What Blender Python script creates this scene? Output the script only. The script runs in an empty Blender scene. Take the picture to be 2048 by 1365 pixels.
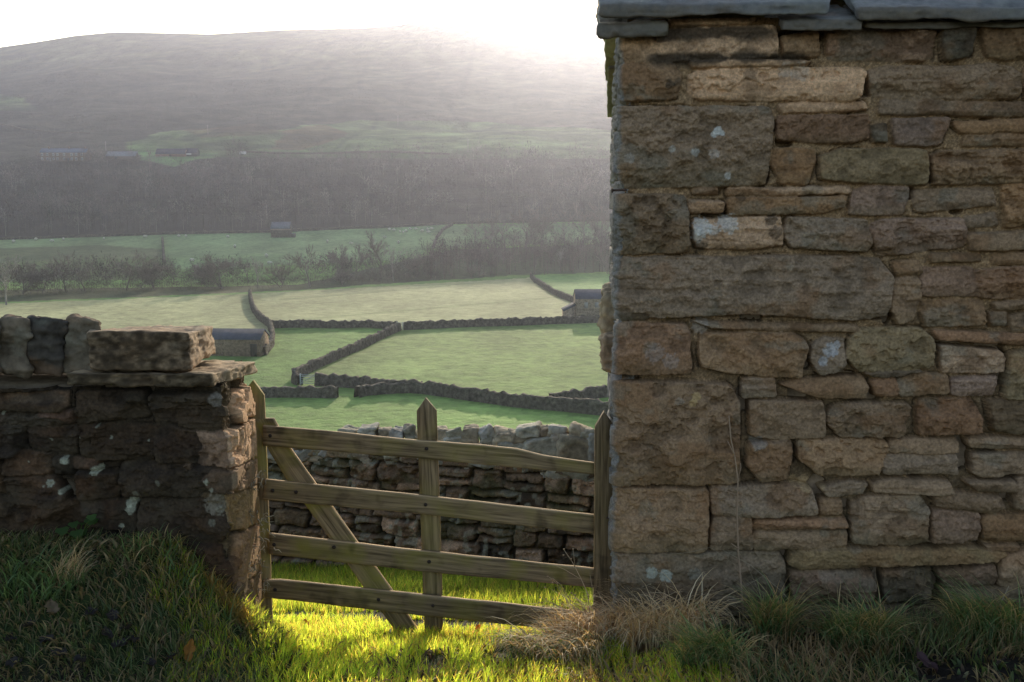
import bpy, math, random
import numpy as np
from mathutils import Vector

# ------------------------------------------------------------------ set-up
scene = bpy.context.scene
COL = scene.collection
EYE = 2.2
F = 1991.0
PHI = math.radians(8.06)
CP, SP = math.cos(PHI), math.sin(PHI)
SUN_EL, SUN_AZ = 13.0, 3.8          # degrees; azimuth to the right of +Y
rs = np.random.RandomState(7)
random.seed(7)

def ray(px, py):
    v = (682.5 - py) / F
    return ((px - 1024.0) / F, CP + v * SP, -SP + v * CP)

def P(px, py, D):
    a, b, c = ray(px, py)
    s = D / b
    return np.array((a * s, D, EYE + c * s))

def proj(x, y, z):
    z = z - EYE
    w = y * CP - z * SP
    v = (y * SP + z * CP) / w
    return 1024 + F * x / w, 682.5 - F * v

# ------------------------------------------------------------------ noise
TAB = np.random.RandomState(3).rand(256, 256)
TAB3 = np.random.RandomState(4).rand(64, 64, 64)

def vnoise(x, y):
    xi = np.floor(x).astype(np.int64); yi = np.floor(y).astype(np.int64)
    fx = x - xi; fy = y - yi
    fx = fx * fx * fx * (fx * (fx * 6 - 15) + 10); fy = fy * fy * fy * (fy * (fy * 6 - 15) + 10)
    x0 = xi & 255; x1 = (xi + 1) & 255; y0 = yi & 255; y1 = (yi + 1) & 255
    a = TAB[x0, y0]; b = TAB[x1, y0]; c = TAB[x0, y1]; d = TAB[x1, y1]
    return (a + (b - a) * fx) * (1 - fy) + (c + (d - c) * fx) * fy

def fbm(x, y, o=4, g=0.5):
    s = 0.0; a = 1.0; t = 0.0
    for i in range(o):
        s = s + a * (vnoise(x + 17.3 * i, y + 9.1 * i) - 0.5) * 2
        t += a; a *= g; x = x * 2.03; y = y * 2.03
    return s / t

def vnoise3(x, y, z):
    xi = np.floor(x).astype(np.int64); yi = np.floor(y).astype(np.int64); zi = np.floor(z).astype(np.int64)
    fx = x - xi; fy = y - yi; fz = z - zi
    fx = fx * fx * (3 - 2 * fx); fy = fy * fy * (3 - 2 * fy); fz = fz * fz * (3 - 2 * fz)
    x0 = xi & 63; x1 = (xi + 1) & 63; y0 = yi & 63; y1 = (yi + 1) & 63; z0 = zi & 63; z1 = (zi + 1) & 63
    def L(zz):
        return (TAB3[x0, y0, zz] * (1 - fx) + TAB3[x1, y0, zz] * fx) * (1 - fy) + (TAB3[x0, y1, zz] * (1 - fx) + TAB3[x1, y1, zz] * fx) * fy
    return L(z0) * (1 - fz) + L(z1) * fz

def fbm3(x, y, z, o=4):
    s = 0.0; a = 1.0; t = 0.0
    for i in range(o):
        s = s + a * (vnoise3(x + 5.7 * i, y + 3.3 * i, z + 8.9 * i) - 0.5) * 2
        t += a; a *= 0.5; x = x * 2.03; y = y * 2.03; z = z * 2.03
    return s / t

def sstep(a, b, x):
    t = np.clip((x - a) / (b - a), 0, 1)
    return t * t * (3 - 2 * t)

# ------------------------------------------------------------------ mesh helpers
def mesh_raw(name, verts, loops, totals, col=None, grain=None, smooth=False):
    me = bpy.data.meshes.new(name)
    verts = np.asarray(verts, dtype=np.float32).reshape(-1, 3)
    loops = np.asarray(loops, dtype=np.int32).ravel(); totals = np.asarray(totals, dtype=np.int32).ravel()
    me.vertices.add(len(verts)); me.vertices.foreach_set('co', verts.ravel())
    me.loops.add(len(loops)); me.loops.foreach_set('vertex_index', loops)
    me.polygons.add(len(totals))
    st = np.zeros(len(totals), dtype=np.int32); st[1:] = np.cumsum(totals)[:-1]
    me.polygons.foreach_set('loop_start', st)
    me.polygons.foreach_set('loop_total', totals)
    if smooth:
        me.polygons.foreach_set('use_smooth', np.ones(len(totals), dtype=bool))
    me.update(calc_edges=True)
    if col is not None:
        a = me.attributes.new('Col', 'FLOAT_COLOR', 'POINT')
        c = np.ones((len(verts), 4), dtype=np.float32); c[:, :3] = col
        a.data.foreach_set('color', c.ravel())
    if grain is not None:
        a = me.attributes.new('grain', 'FLOAT_VECTOR', 'POINT')
        a.data.foreach_set('vector', np.asarray(grain, dtype=np.float32).ravel())
    return me

def grid_mesh(name, V, col=None, smooth=True, flip=False):
    ny, nx = V.shape[:2]
    idx = np.arange(ny * nx).reshape(ny, nx)
    q = np.stack([idx[:-1, :-1], idx[:-1, 1:], idx[1:, 1:], idx[1:, :-1]], -1).reshape(-1, 4)
    if flip: q = q[:, ::-1]
    return mesh_raw(name, V.reshape(-1, 3), q, np.full(len(q), 4), None if col is None else col.reshape(-1, 3), smooth=smooth)

def obj(name, me, mat=None, parent=None):
    o = bpy.data.objects.new(name, me)
    COL.objects.link(o)
    if mat is not None and len(me.materials) == 0: me.materials.append(mat)
    if parent is not None: o.parent = parent
    return o

def tag(o, label=None, cat=None, group=None, kind=None):
    if label: o['label'] = label
    if cat: o['category'] = cat
    if group: o['group'] = group
    if kind: o['kind'] = kind
    return o

def empty(name, loc=(0, 0, 0), rz=0):
    o = bpy.data.objects.new(name, None); COL.objects.link(o)
    o.location = loc; o.rotation_euler = (0, 0, rz); o.empty_display_size = 0.2
    return o

class MB:
    """collects polygons for one mesh"""
    def __init__(s): s.v = []; s.l = []; s.t = []; s.c = []; s.g = []; s.n = 0
    def add(s, verts, faces, col=(1, 1, 1), grain=None):
        verts = np.asarray(verts, float).reshape(-1, 3); k = len(verts)
        s.v.append(verts)
        col = np.asarray(col, float); s.c.append(np.broadcast_to(col, (k, 3)))
        s.g.append(np.zeros((k, 3)) if grain is None else np.asarray(grain).reshape(-1, 3))
        for f in faces:
            s.l.extend([i + s.n for i in f]); s.t.append(len(f))
        s.n += k
    def addnp(s, verts, q, col):
        verts = np.asarray(verts, float).reshape(-1, 3); k = len(verts)
        s.v.append(verts); s.c.append(np.broadcast_to(np.asarray(col, float), (k, 3))); s.g.append(np.zeros((k, 3)))
        s.l.extend((q + s.n).ravel().tolist()); s.t.extend([q.shape[1]] * len(q)); s.n += k
    def box(s, x0, x1, y0, y1, z0, z1, col=(1, 1, 1)):
        v = [(x, y, z) for x in (x0, x1) for y in (y0, y1) for z in (z0, z1)]
        s.add(v, [(0, 1, 3, 2), (4, 6, 7, 5), (0, 4, 5, 1), (2, 3, 7, 6), (0, 2, 6, 4), (1, 5, 7, 3)], col)
    def tube(s, pts, rad, n=5, col=(1, 1, 1), cap=True):
        pts = [np.asarray(p, float) for p in pts]
        rad = rad if hasattr(rad, '__len__') else [rad] * len(pts)
        V = []
        for i, p in enumerate(pts):
            d = pts[min(i + 1, len(pts) - 1)] - pts[max(i - 1, 0)]
            d = d / (np.linalg.norm(d) + 1e-9)
            a = np.cross(d, (0.31, 0.2, 0.93) if abs(d[2]) < 0.9 else (1, 0.1, 0)); a /= np.linalg.norm(a) + 1e-9
            b = np.cross(d, a)
            for k in range(n):
                t = 2 * math.pi * k / n
                V.append(p + rad[i] * (math.cos(t) * a + math.sin(t) * b))
        Fc = []
        for i in range(len(pts) - 1):
            for k in range(n):
                k2 = (k + 1) % n
                Fc.append((i * n + k, i * n + k2, (i + 1) * n + k2, (i + 1) * n + k))
        if cap and n > 2:
            Fc.append(tuple(range(n))[::-1]); Fc.append(tuple((len(pts) - 1) * n + k for k in range(n)))
        s.add(V, Fc, col)
    def build(s, name, mat, parent=None, smooth=False):
        me = mesh_raw(name, np.concatenate(s.v), s.l, s.t, np.concatenate(s.c), np.concatenate(s.g), smooth)
        return obj(name, me, mat, parent)

# ------------------------------------------------------------------ materials
def newmat(name):
    m = bpy.data.materials.new(name); m.use_nodes = True
    nt = m.node_tree; nt.nodes.clear()
    return m, nt, nt.nodes, nt.links

def mat_col(name, rough=0.9, nscale=30, nlo=0.75, nhi=1.2, bscale=90, bstr=0.4, bdist=0.01, attr=True, base=(1, 1, 1), spec=0.25, metal=0.0, detail=6, stretch=None):
    """colour from the mesh's Col attribute (or base) broken up by noise, with a fine bump"""
    m, nt, N, L = newmat(name)
    out = N.new('ShaderNodeOutputMaterial'); b = N.new('ShaderNodeBsdfPrincipled'); L.new(b.outputs[0], out.inputs[0])
    b.inputs['Roughness'].default_value = rough; b.inputs['Specular IOR Level'].default_value = spec; b.inputs['Metallic'].default_value = metal
    tc = N.new('ShaderNodeTexCoord'); vec = tc.outputs['Object']
    if stretch:
        mp = N.new('ShaderNodeMapping'); mp.inputs['Scale'].default_value = stretch; L.new(vec, mp.inputs[0]); vec = mp.outputs[0]
    n = N.new('ShaderNodeTexNoise'); n.inputs['Scale'].default_value = nscale; n.inputs['Detail'].default_value = detail; n.inputs['Roughness'].default_value = 0.65; L.new(vec, n.inputs[0])
    mr = N.new('ShaderNodeMapRange'); mr.inputs[1].default_value = 0.3; mr.inputs[2].default_value = 0.7; mr.inputs[3].default_value = nlo; mr.inputs[4].default_value = nhi; L.new(n.outputs[0], mr.inputs[0])
    mx = N.new('ShaderNodeVectorMath'); mx.operation = 'SCALE'
    if attr:
        at = N.new('ShaderNodeAttribute'); at.attribute_name = 'Col'; L.new(at.outputs['Color'], mx.inputs[0])
    else:
        mx.inputs[0].default_value = base
    L.new(mr.outputs[0], mx.inputs['Scale']); L.new(mx.outputs[0], b.inputs['Base Color'])
    if bstr > 0:
        n2 = N.new('ShaderNodeTexNoise'); n2.inputs['Scale'].default_value = bscale; n2.inputs['Detail'].default_value = 5; n2.inputs['Roughness'].default_value = 0.7; L.new(vec, n2.inputs[0])
        bp = N.new('ShaderNodeBump'); bp.inputs['Strength'].default_value = bstr; bp.inputs['Distance'].default_value = bdist; L.new(n2.outputs[0], bp.inputs['Height']); L.new(bp.outputs[0], b.inputs['Normal'])
    return m

def mat_leaf(name, trans=0.5, tint=(1.6, 1.5, 0.6), rough=0.55):
    """thin blades and leaves: colour from Col, light comes through"""
    m, nt, N, L = newmat(name)
    out = N.new('ShaderNodeOutputMaterial')
    at = N.new('ShaderNodeAttribute'); at.attribute_name = 'Col'
    d = N.new('ShaderNodeBsdfPrincipled'); d.inputs['Roughness'].default_value = rough; d.inputs['Specular IOR Level'].default_value = 0.3
    t = N.new('ShaderNodeBsdfTranslucent')
    mul = N.new('ShaderNodeVectorMath'); mul.operation = 'MULTIPLY'; mul.inputs[1].default_value = tint
    L.new(at.outputs['Color'], d.inputs['Base Color']); L.new(at.outputs['Color'], mul.inputs[0]); L.new(mul.outputs[0], t.inputs['Color'])
    mix = N.new('ShaderNodeMixShader'); mix.inputs[0].default_value = trans
    L.new(d.outputs[0], mix.inputs[1]); L.new(t.outputs[0], mix.inputs[2]); L.new(mix.outputs[0], out.inputs[0])
    return m

def mat_wood(name):
    m, nt, N, L = newmat(name)
    out = N.new('ShaderNodeOutputMaterial'); b = N.new('ShaderNodeBsdfPrincipled'); L.new(b.outputs[0], out.inputs[0])
    b.inputs['Roughness'].default_value = 0.85; b.inputs['Specular IOR Level'].default_value = 0.2
    at = N.new('ShaderNodeAttribute'); at.attribute_name = 'grain'
    mp = N.new('ShaderNodeMapping'); mp.inputs['Scale'].default_value = (1.2, 26, 26); L.new(at.outputs['Vector'], mp.inputs[0])
    n = N.new('ShaderNodeTexNoise'); n.inputs['Scale'].default_value = 3; n.inputs['Detail'].default_value = 8; n.inputs['Distortion'].default_value = 0.6; L.new(mp.outputs[0], n.inputs[0])
    cr = N.new('ShaderNodeValToRGB'); e = cr.color_ramp.elements
    e[0].position = 0.32; e[0].color = (0.10, 0.068, 0.038, 1); e[1].position = 0.72; e[1].color = (0.38, 0.27, 0.155, 1)
    L.new(n.outputs[0], cr.inputs[0])
    # green algae in large patches
    n2 = N.new('ShaderNodeTexNoise'); n2.inputs['Scale'].default_value = 5.5; n2.inputs['Detail'].default_value = 5; L.new(at.outputs['Vector'], n2.inputs[0])
    r2 = N.new('ShaderNodeMapRange'); r2.inputs[1].default_value = 0.44; r2.inputs[2].default_value = 0.66; r2.inputs[4].default_value = 0.8; L.new(n2.outputs[0], r2.inputs[0])
    sc = N.new('ShaderNodeAttribute'); sc.attribute_name = 'Col'
    sep = N.new('ShaderNodeSeparateColor'); L.new(sc.outputs['Color'], sep.inputs[0])
    mu = N.new('ShaderNodeMath'); mu.operation = 'MULTIPLY'; L.new(r2.outputs[0], mu.inputs[0]); L.new(sep.outputs[1], mu.inputs[1])
    mix = N.new('ShaderNodeMix'); mix.data_type = 'RGBA'; L.new(mu.outputs[0], mix.inputs[0]); L.new(cr.outputs[0], mix.inputs[6]); mix.inputs[7].default_value = (0.25, 0.21, 0.05, 1)
    # dark stains and knots
    n3 = N.new('ShaderNodeTexNoise'); n3.inputs['Scale'].default_value = 7; n3.inputs['Detail'].default_value = 3; L.new(at.outputs['Vector'], n3.inputs[0])
    r3 = N.new('ShaderNodeMapRange'); r3.inputs[1].default_value = 0.56; r3.inputs[2].default_value = 0.72; r3.inputs[3].default_value = 1.0; r3.inputs[4].default_value = 0.38; L.new(n3.outputs[0], r3.inputs[0])
    m3 = N.new('ShaderNodeMath'); m3.operation = 'MULTIPLY'; m3.use_clamp = False; L.new(r3.outputs[0], m3.inputs[0]); L.new(sep.outputs[0], m3.inputs[1])
    vm = N.new('ShaderNodeVectorMath'); vm.operation = 'SCALE'; L.new(mix.outputs[2], vm.inputs[0]); L.new(m3.outputs[0], vm.inputs['Scale'])
    L.new(vm.outputs[0], b.inputs['Base Color'])
    bp = N.new('ShaderNodeBump'); bp.inputs['Strength'].default_value = 0.5; bp.inputs['Distance'].default_value = 0.004; L.new(n.outputs[0], bp.inputs['Height']); L.new(bp.outputs[0], b.inputs['Normal'])
    return m

M_STONE = mat_col('sandstone', 0.92, 75, 0.60, 1.38, 150, 0.6, 0.006, detail=8)
M_ROCK = mat_col('weathered_stone', 0.92, 22, 0.62, 1.3, 70, 0.6, 0.01)
M_SLATE = mat_col('stone_slate', 0.62, 26, 0.75, 1.2, 60, 0.4, 0.006, spec=0.5)
M_WALL = mat_col('field_wall_stone', 0.95, 2.6, 0.35, 1.75, 3.0, 1.0, 0.5, detail=9)
M_GROUND = mat_col('grassy_soil', 0.95, 14, 0.5, 1.3, 30, 0.6, 0.02)
M_FIELD = mat_col('pasture', 0.95, 0.55, 0.66, 1.34, 0.9, 0.7, 0.5, detail=12)
M_HILL = mat_col('moorland', 0.95, 0.045, 0.5, 1.5, 0.10, 0.9, 6.0, detail=12)
M_GRASS = mat_leaf('grass_blade', 0.62, (3.9, 3.5, 1.5))  # lit copy of the grass: strong tint carries the sunlit glow
M_GRASS2 = mat_leaf('shade_toned_grass_blade', 0.4, (2.2, 2.0, 0.95))  # copy of the grass with shade put into a weaker, duller tint
M_STRAW = mat_leaf('dry_grass', 0.35, (1.6, 1.35, 0.8), 0.7)
M_TWIG = mat_col('bare_branch', 0.9, 3, 0.8, 1.2, 5, 0.0)
M_WOOD = mat_wood('weathered_timber')
M_IRON = mat_col('rusty_iron', 0.7, 60, 0.6, 1.2, 120, 0.4, 0.003, spec=0.5, metal=0.3)
M_PLAIN = mat_col('matt_paint', 0.85, 2, 0.85, 1.1, 5, 0.2, 0.02)
M_WOOL = mat_col('wool', 0.95, 9, 0.8, 1.1, 20, 0.5, 0.03)

# ------------------------------------------------------------------ the lie of the land
PY = np.array([-40, -10, 0, 2.5, 4.0, 4.3, 4.83, 6.0, 8.3, 10, 20, 50, 80, 90, 107, 166, 210, 250, 280, 320, 410, 440, 470, 560, 700, 800, 960, 1200, 1350, 1450, 1600, 2200, 3400.])
PZ = np.array([.8, .7, .60, .38, .20, .135, 0, -.33, -1.02, -1.5, -4.0, -11.2, -18.3, -18.86, -18.9, -18.6, -18.76, -19, -18.6, -16.9, -12, -8.6, -4.5, 9, 36, 58, 95, 168, 229, 260.5, 268, 220, 120.])
CX = np.array([-900, -300, 0, 80, 150, 230, 330, 420, 560, 640, 730, 800, 850, 930, 1000, 1100, 1230, 1500, 2000, 2600.])
CYY = np.array([150, 118, 93, 82, 71, 64, 66, 68, 60, 58, 56, 50, 41, 33, 30, 33, 45, 60, 75, 95.])

def crest_tan(t):
    px = 1024 + F * t * 1.034
    y = np.interp(px, CX, CYY)
    v = (682.5 - y) / F
    return (-SP + v * CP) / (CP + v * SP)
CT0 = float(crest_tan(np.array(-0.012)))

def H(x, y):
    x = np.asarray(x, float); y = np.asarray(y, float)
    # a gentle skew of the far bank: farther back on the right
    z = np.interp(y, PY, PZ)
    # near bank against the left-hand wall, lifted verge by the barn
    near = 1 - sstep(5.2, 7.5, y)
    sh = 0.10 * sstep(4.02, 3.6, y)
    bank = 0.60 * sstep(0.80, 1.50, -x - sh) * near
    bank = bank - 0.42 * sstep(0.80, 1.50, -x - sh) * (1 - sstep(3.15, 3.95, y)) * near
    verge = 0.12 * sstep(0.35, 0.9, x) * near
    bank = bank * (1 - sstep(4.0, 4.6, y))
    z = z + bank + verge
    fade = 1 - sstep(60, 90, y)
    z = z + fade * (0.035 * fbm(x * 1.6, y * 1.6, 3) + 0.012 * fbm(x * 7, y * 7, 3)) * np.where(y < 12, 1, 2)
    # fields: soft undulation
    mid = sstep(85, 120, y) * (1 - sstep(400, 480, y))
    z = z + mid * (0.25 * fbm(x * 0.03, y * 0.03, 3) + 0.12 * fbm(x * 0.15, y * 0.15, 3))
    z = z + 1.4 * np.exp(-((x + 110) / 45) ** 2 - ((y - 318) / 22) ** 2)
    z = z - 0.5 * sstep(255, 265, y) * (1 - sstep(275, 285, y))
    # the fell
    far = sstep(480, 800, y) * (1 - sstep(1250, 1450, y))
    z = z + far * (14 * fbm(x * 0.0035 + 2, y * 0.0045, 4) + 3 * fbm(x * 0.02, y * 0.02, 3))
    k = crest_tan(x / np.maximum(y, 1)) / CT0
    z = np.where(y > 450, -8 + (z + 8) * (1 + (k - 1) * sstep(550, 1400, y)), z)
    return z

def hit(px, py, d0=60.0, d1=2000.0):
    a, b, c = ray(px, py)
    D = d0 * (d1 / d0) ** np.linspace(0, 1, 900)
    s = D / b
    below = (EYE + c * s) < H(a * s, D)
    i = int(np.argmax(below)) if below.any() else len(D) - 1
    d = D[i]
    return np.array((a * d / b, d, float(H(a * d / b, d))))

def inpoly(px, py, poly):
    r = np.zeros(np.shape(px), bool); n = len(poly)
    for i in range(n):
        x0, y0 = poly[i]; x1, y1 = poly[(i + 1) % n]
        if y0 == y1: continue
        c = ((y0 > py) != (y1 > py)) & (px < (x1 - x0) * (py - y0) / (y1 - y0) + x0)
        r ^= c
    return r

def build_land():
    # near ground, fine where the picture sees it
    xs = np.concatenate([-40 + 36.5 * np.linspace(0, 1, 30)[:-1] , np.arange(-3.5, 2.6, 0.03), 2.6 + 37.4 * np.linspace(0, 1, 30)])
    ys = np.concatenate([np.linspace(-40, 1.8, 30)[:-1], np.arange(1.8, 9.5, 0.03), [9.5]])
    X, Y = np.meshgrid(xs, ys)
    Z = H(X, Y)
    n = fbm(X * 2.2, Y * 2.2, 4)
    mud = sstep(-0.05, 0.25, n + 0.5 * sstep(-1.2, -2.2, X) * sstep(4.2, 3.2, Y))
    g = np.stack([0.035 + 0 * X, 0.05 + 0 * X, 0.016 + 0 * X], -1); mu = np.array([0.03, 0.024, 0.018])
    col = g * (1 - mud[..., None]) + mu * mud[..., None]
    o = obj('ground', grid_mesh('ground', np.stack([X, Y, Z], -1), col), M_GROUND); tag(o, kind='structure')
    # valley floor and lower slopes
    ts = np.linspace(-1.5, 1.5, 640) ** 3 * 0.55 + np.linspace(-1.5, 1.5, 640) * 0.45
    ts[np.argmin(np.abs(ts))] = 0
    Ds = 9.5 * (470 / 9.5) ** np.linspace(0, 1, 560)
    T, Yv = np.meshgrid(ts, Ds); Xv = T * Yv * 1.15
    Zv = H(Xv, Yv)
    pxs, pys = proj(Xv, Yv, Zv)
    wob = 6 * fbm(Xv * 0.05, Yv * 0.05, 3)
    C = np.zeros(Xv.shape + (3,)); C[:] = (0.165, 0.275, 0.066)
    C *= (1 + 0.35 * fbm(Xv * 0.06, Yv * 0.03, 5))[..., None]
    def paint(poly, c, amt=1.0, w=0):
        m = inpoly(pxs + wob * w, pys + wob * w * 0.3, poly)[..., None] * amt
        C[:] = C * (1 - m) + np.array(c) * m * (1 + 0.40 * fbm(Xv * 0.09, Yv * 0.04, 5))[..., None]
    paint([(545, 660), (800, 655), (1900, 628), (1900, 760), (1105, 800), (830, 780), (640, 755), (588, 760), (700, 705), (800, 660)], (0.215, 0.29, 0.088))
    paint([(-600, 625), (0, 608), (500, 588), (1060, 556), (1150, 605), (1900, 625), (1900, 632), (800, 655), (545, 655), (500, 700), (-600, 720)], (0.35, 0.355, 0.175))
    paint([(1060, 552), (1900, 525), (1900, 600), (1150, 605)], (0.16, 0.28, 0.08))
    paint([(-600, 545), (1400, 480), (1400, 440), (-600, 480)], (0.19, 0.255, 0.115))
    paint([(-600, 570), (330, 560), (330, 500), (200, 490), (0, 497), (-600, 505)], (0.105, 0.105, 0.048), 0.75, 1)
    paint([(330, 540), (840, 520), (870, 455), (330, 472)], (0.185, 0.265, 0.115), 0.9)
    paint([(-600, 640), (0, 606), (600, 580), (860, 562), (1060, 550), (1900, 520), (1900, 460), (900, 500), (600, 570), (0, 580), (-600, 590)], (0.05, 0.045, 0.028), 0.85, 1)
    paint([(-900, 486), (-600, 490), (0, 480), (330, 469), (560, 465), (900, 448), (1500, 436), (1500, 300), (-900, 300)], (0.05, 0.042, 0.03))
    paint([(480, 800), (680, 800), (760, 795), (860, 795), (1040, 820), (1250, 845), (1900, 900), (1900, 1000), (-300, 1000), (-300, 830)], (0.215, 0.335, 0.085))  # nearest strip raised in colour to make up for the wall's shadow
    # faint mown and tractor lines
    for (a, b) in (((600, 640), (1150, 592)), ((700, 575), (1010, 566)), ((560, 600), (900, 572))):
        dy = pys - np.interp(pxs, [a[0], b[0]], [a[1], b[1]])
        m = (np.exp(-(dy / 1.8) ** 2) * ((pxs > a[0]) & (pxs < b[0])))[..., None] * 0.4
        C[:] = C * (1 - m) + np.array((0.07, 0.12, 0.03)) * m
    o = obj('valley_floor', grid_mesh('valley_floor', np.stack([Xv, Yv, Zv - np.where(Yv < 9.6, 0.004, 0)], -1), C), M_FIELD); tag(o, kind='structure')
    # the fell
    Dh = np.concatenate([np.linspace(470, 1450, 330), np.linspace(1460, 3400, 60)])
    th = np.linspace(-1.5, 1.5, 620) ** 3 * 0.4 + np.linspace(-1.5, 1.5, 620) * 0.6
    T, Yh = np.meshgrid(th, Dh); Xh = T * Yh * 1.0
    Xh[0] = np.interp(th, th, th) * 470
    Zh = H(Xh, Yh)
    qx, qy = proj(Xh, Yh, Zh)
    C = np.zeros(Xh.shape + (3,)); C[:] = (0.10, 0.088, 0.055)
    n1 = fbm(Xh * 0.008, Yh * 0.012, 5); n2 = fbm(Xh * 0.02 + 9, Yh * 0.03, 4)
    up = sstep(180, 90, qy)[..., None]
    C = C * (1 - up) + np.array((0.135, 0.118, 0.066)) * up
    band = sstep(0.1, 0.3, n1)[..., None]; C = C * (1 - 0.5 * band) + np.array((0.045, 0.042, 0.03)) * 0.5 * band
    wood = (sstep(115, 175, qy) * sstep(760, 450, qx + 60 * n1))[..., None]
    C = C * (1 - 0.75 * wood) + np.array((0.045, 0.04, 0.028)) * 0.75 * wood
    def hp(poly, c, amt):
        m = (inpoly(qx + 14 * n2, qy + 6 * n2, poly))[..., None] * amt
        C[:] = C * (1 - m) + np.array(c) * m * (1 + 0.4 * n2)[..., None]
    hp([(270, 312), (250, 285), (330, 265), (420, 262), (560, 258), (640, 250), (720, 240), (900, 240), (1100, 255), (1240, 262), (1240, 320)], (0.125, 0.175, 0.065), 0.9)
    hp([(-200, 210), (0, 190), (60, 200), (70, 222), (0, 220)], (0.09, 0.12, 0.05), 0.8)
    hp([(560, 262), (650, 250), (700, 268), (610, 300), (540, 300)], (0.13, 0.075, 0.04), 0.7)
    hp([(370, 262), (500, 245), (560, 262), (400, 275)], (0.12, 0.08, 0.045), 0.6)
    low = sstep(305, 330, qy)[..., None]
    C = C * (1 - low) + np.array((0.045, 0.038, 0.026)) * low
    hp([(285, 322), (280, 306), (430, 306), (420, 318), (350, 335)], (0.115, 0.20, 0.07), 0.95)
    C *= (1 + 0.34 * n2 + 0.35 * fbm(Xh * 0.07, Yh * 0.07, 3) - 0.35 * sstep(0.1, 0.0, np.abs(fbm(Xh * 0.012 + 5, Yh * 0.003, 3))))[..., None]
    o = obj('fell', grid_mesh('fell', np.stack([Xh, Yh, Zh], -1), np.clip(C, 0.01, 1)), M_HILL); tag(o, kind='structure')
build_land()

# ------------------------------------------------------------------ stone walls as real relief
PAL = {'g': (.325, .245, .175), 'b': (.345, .242, .158), 'r': (.345, .205, .130), 'o': (.39, .245, .135), 't': (.64, .46, .32),
       'd': (.175, .132, .090), 'p': (.34, .235, .185), 'k': (.125, .098, .072), 'y': (.355, .275, .155)}

PAL = {k: (tuple(0.68 * np.array(v) + 0.32 * np.array((.325, .238, .162))) if k not in 'dkt' else v) for k, v in PAL.items()}

def chaikin(p, it=2, r=0.2):
    p = np.asarray(p, float)
    for _ in range(it):
        q = np.roll(p, -1, 0)
        p = np.stack([p * (1 - r) + q * r, p * r + q * (1 - r)], 1).reshape(-1, 2)
        r = 0.2
    return p

def rubble(u0, u1, z0, z1, hr, wr, rng, pal, gap=0.012, jit=0.010):
    """random coursed rubble between two heights"""
    out = []; z = z0
    while z < z1:
        h = rng.uniform(*hr); u = u0 - rng.uniform(0, wr[1])
        while u < u1:
            wd = rng.uniform(*wr) * (0.8 + 0.5 * h / hr[1])
            parts = [(z, z + h)] if h < hr[1] * 0.72 or rng.rand() > 0.4 else [(z, z + h * 0.5), (z + h * 0.5, z + h)]
            for (a, b) in parts:
                j = lambda s=1.0: rng.uniform(-jit, jit) * s
                out.append(([(u + gap / 2 + j(), a + gap / 2 + j()), (u + wd * 0.5, a + gap / 2 + j(.7)), (u + wd - gap / 2 + j(), a + gap / 2 + j()), (u + wd - gap / 2 + j(), b - gap / 2 + j()),
                             (u + wd * 0.5, b - gap / 2 + j(.7)), (u + gap / 2 + j(), b - gap / 2 + j())], pal[rng.randint(len(pal))]))
            u += wd
        z += h
    return out

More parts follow.
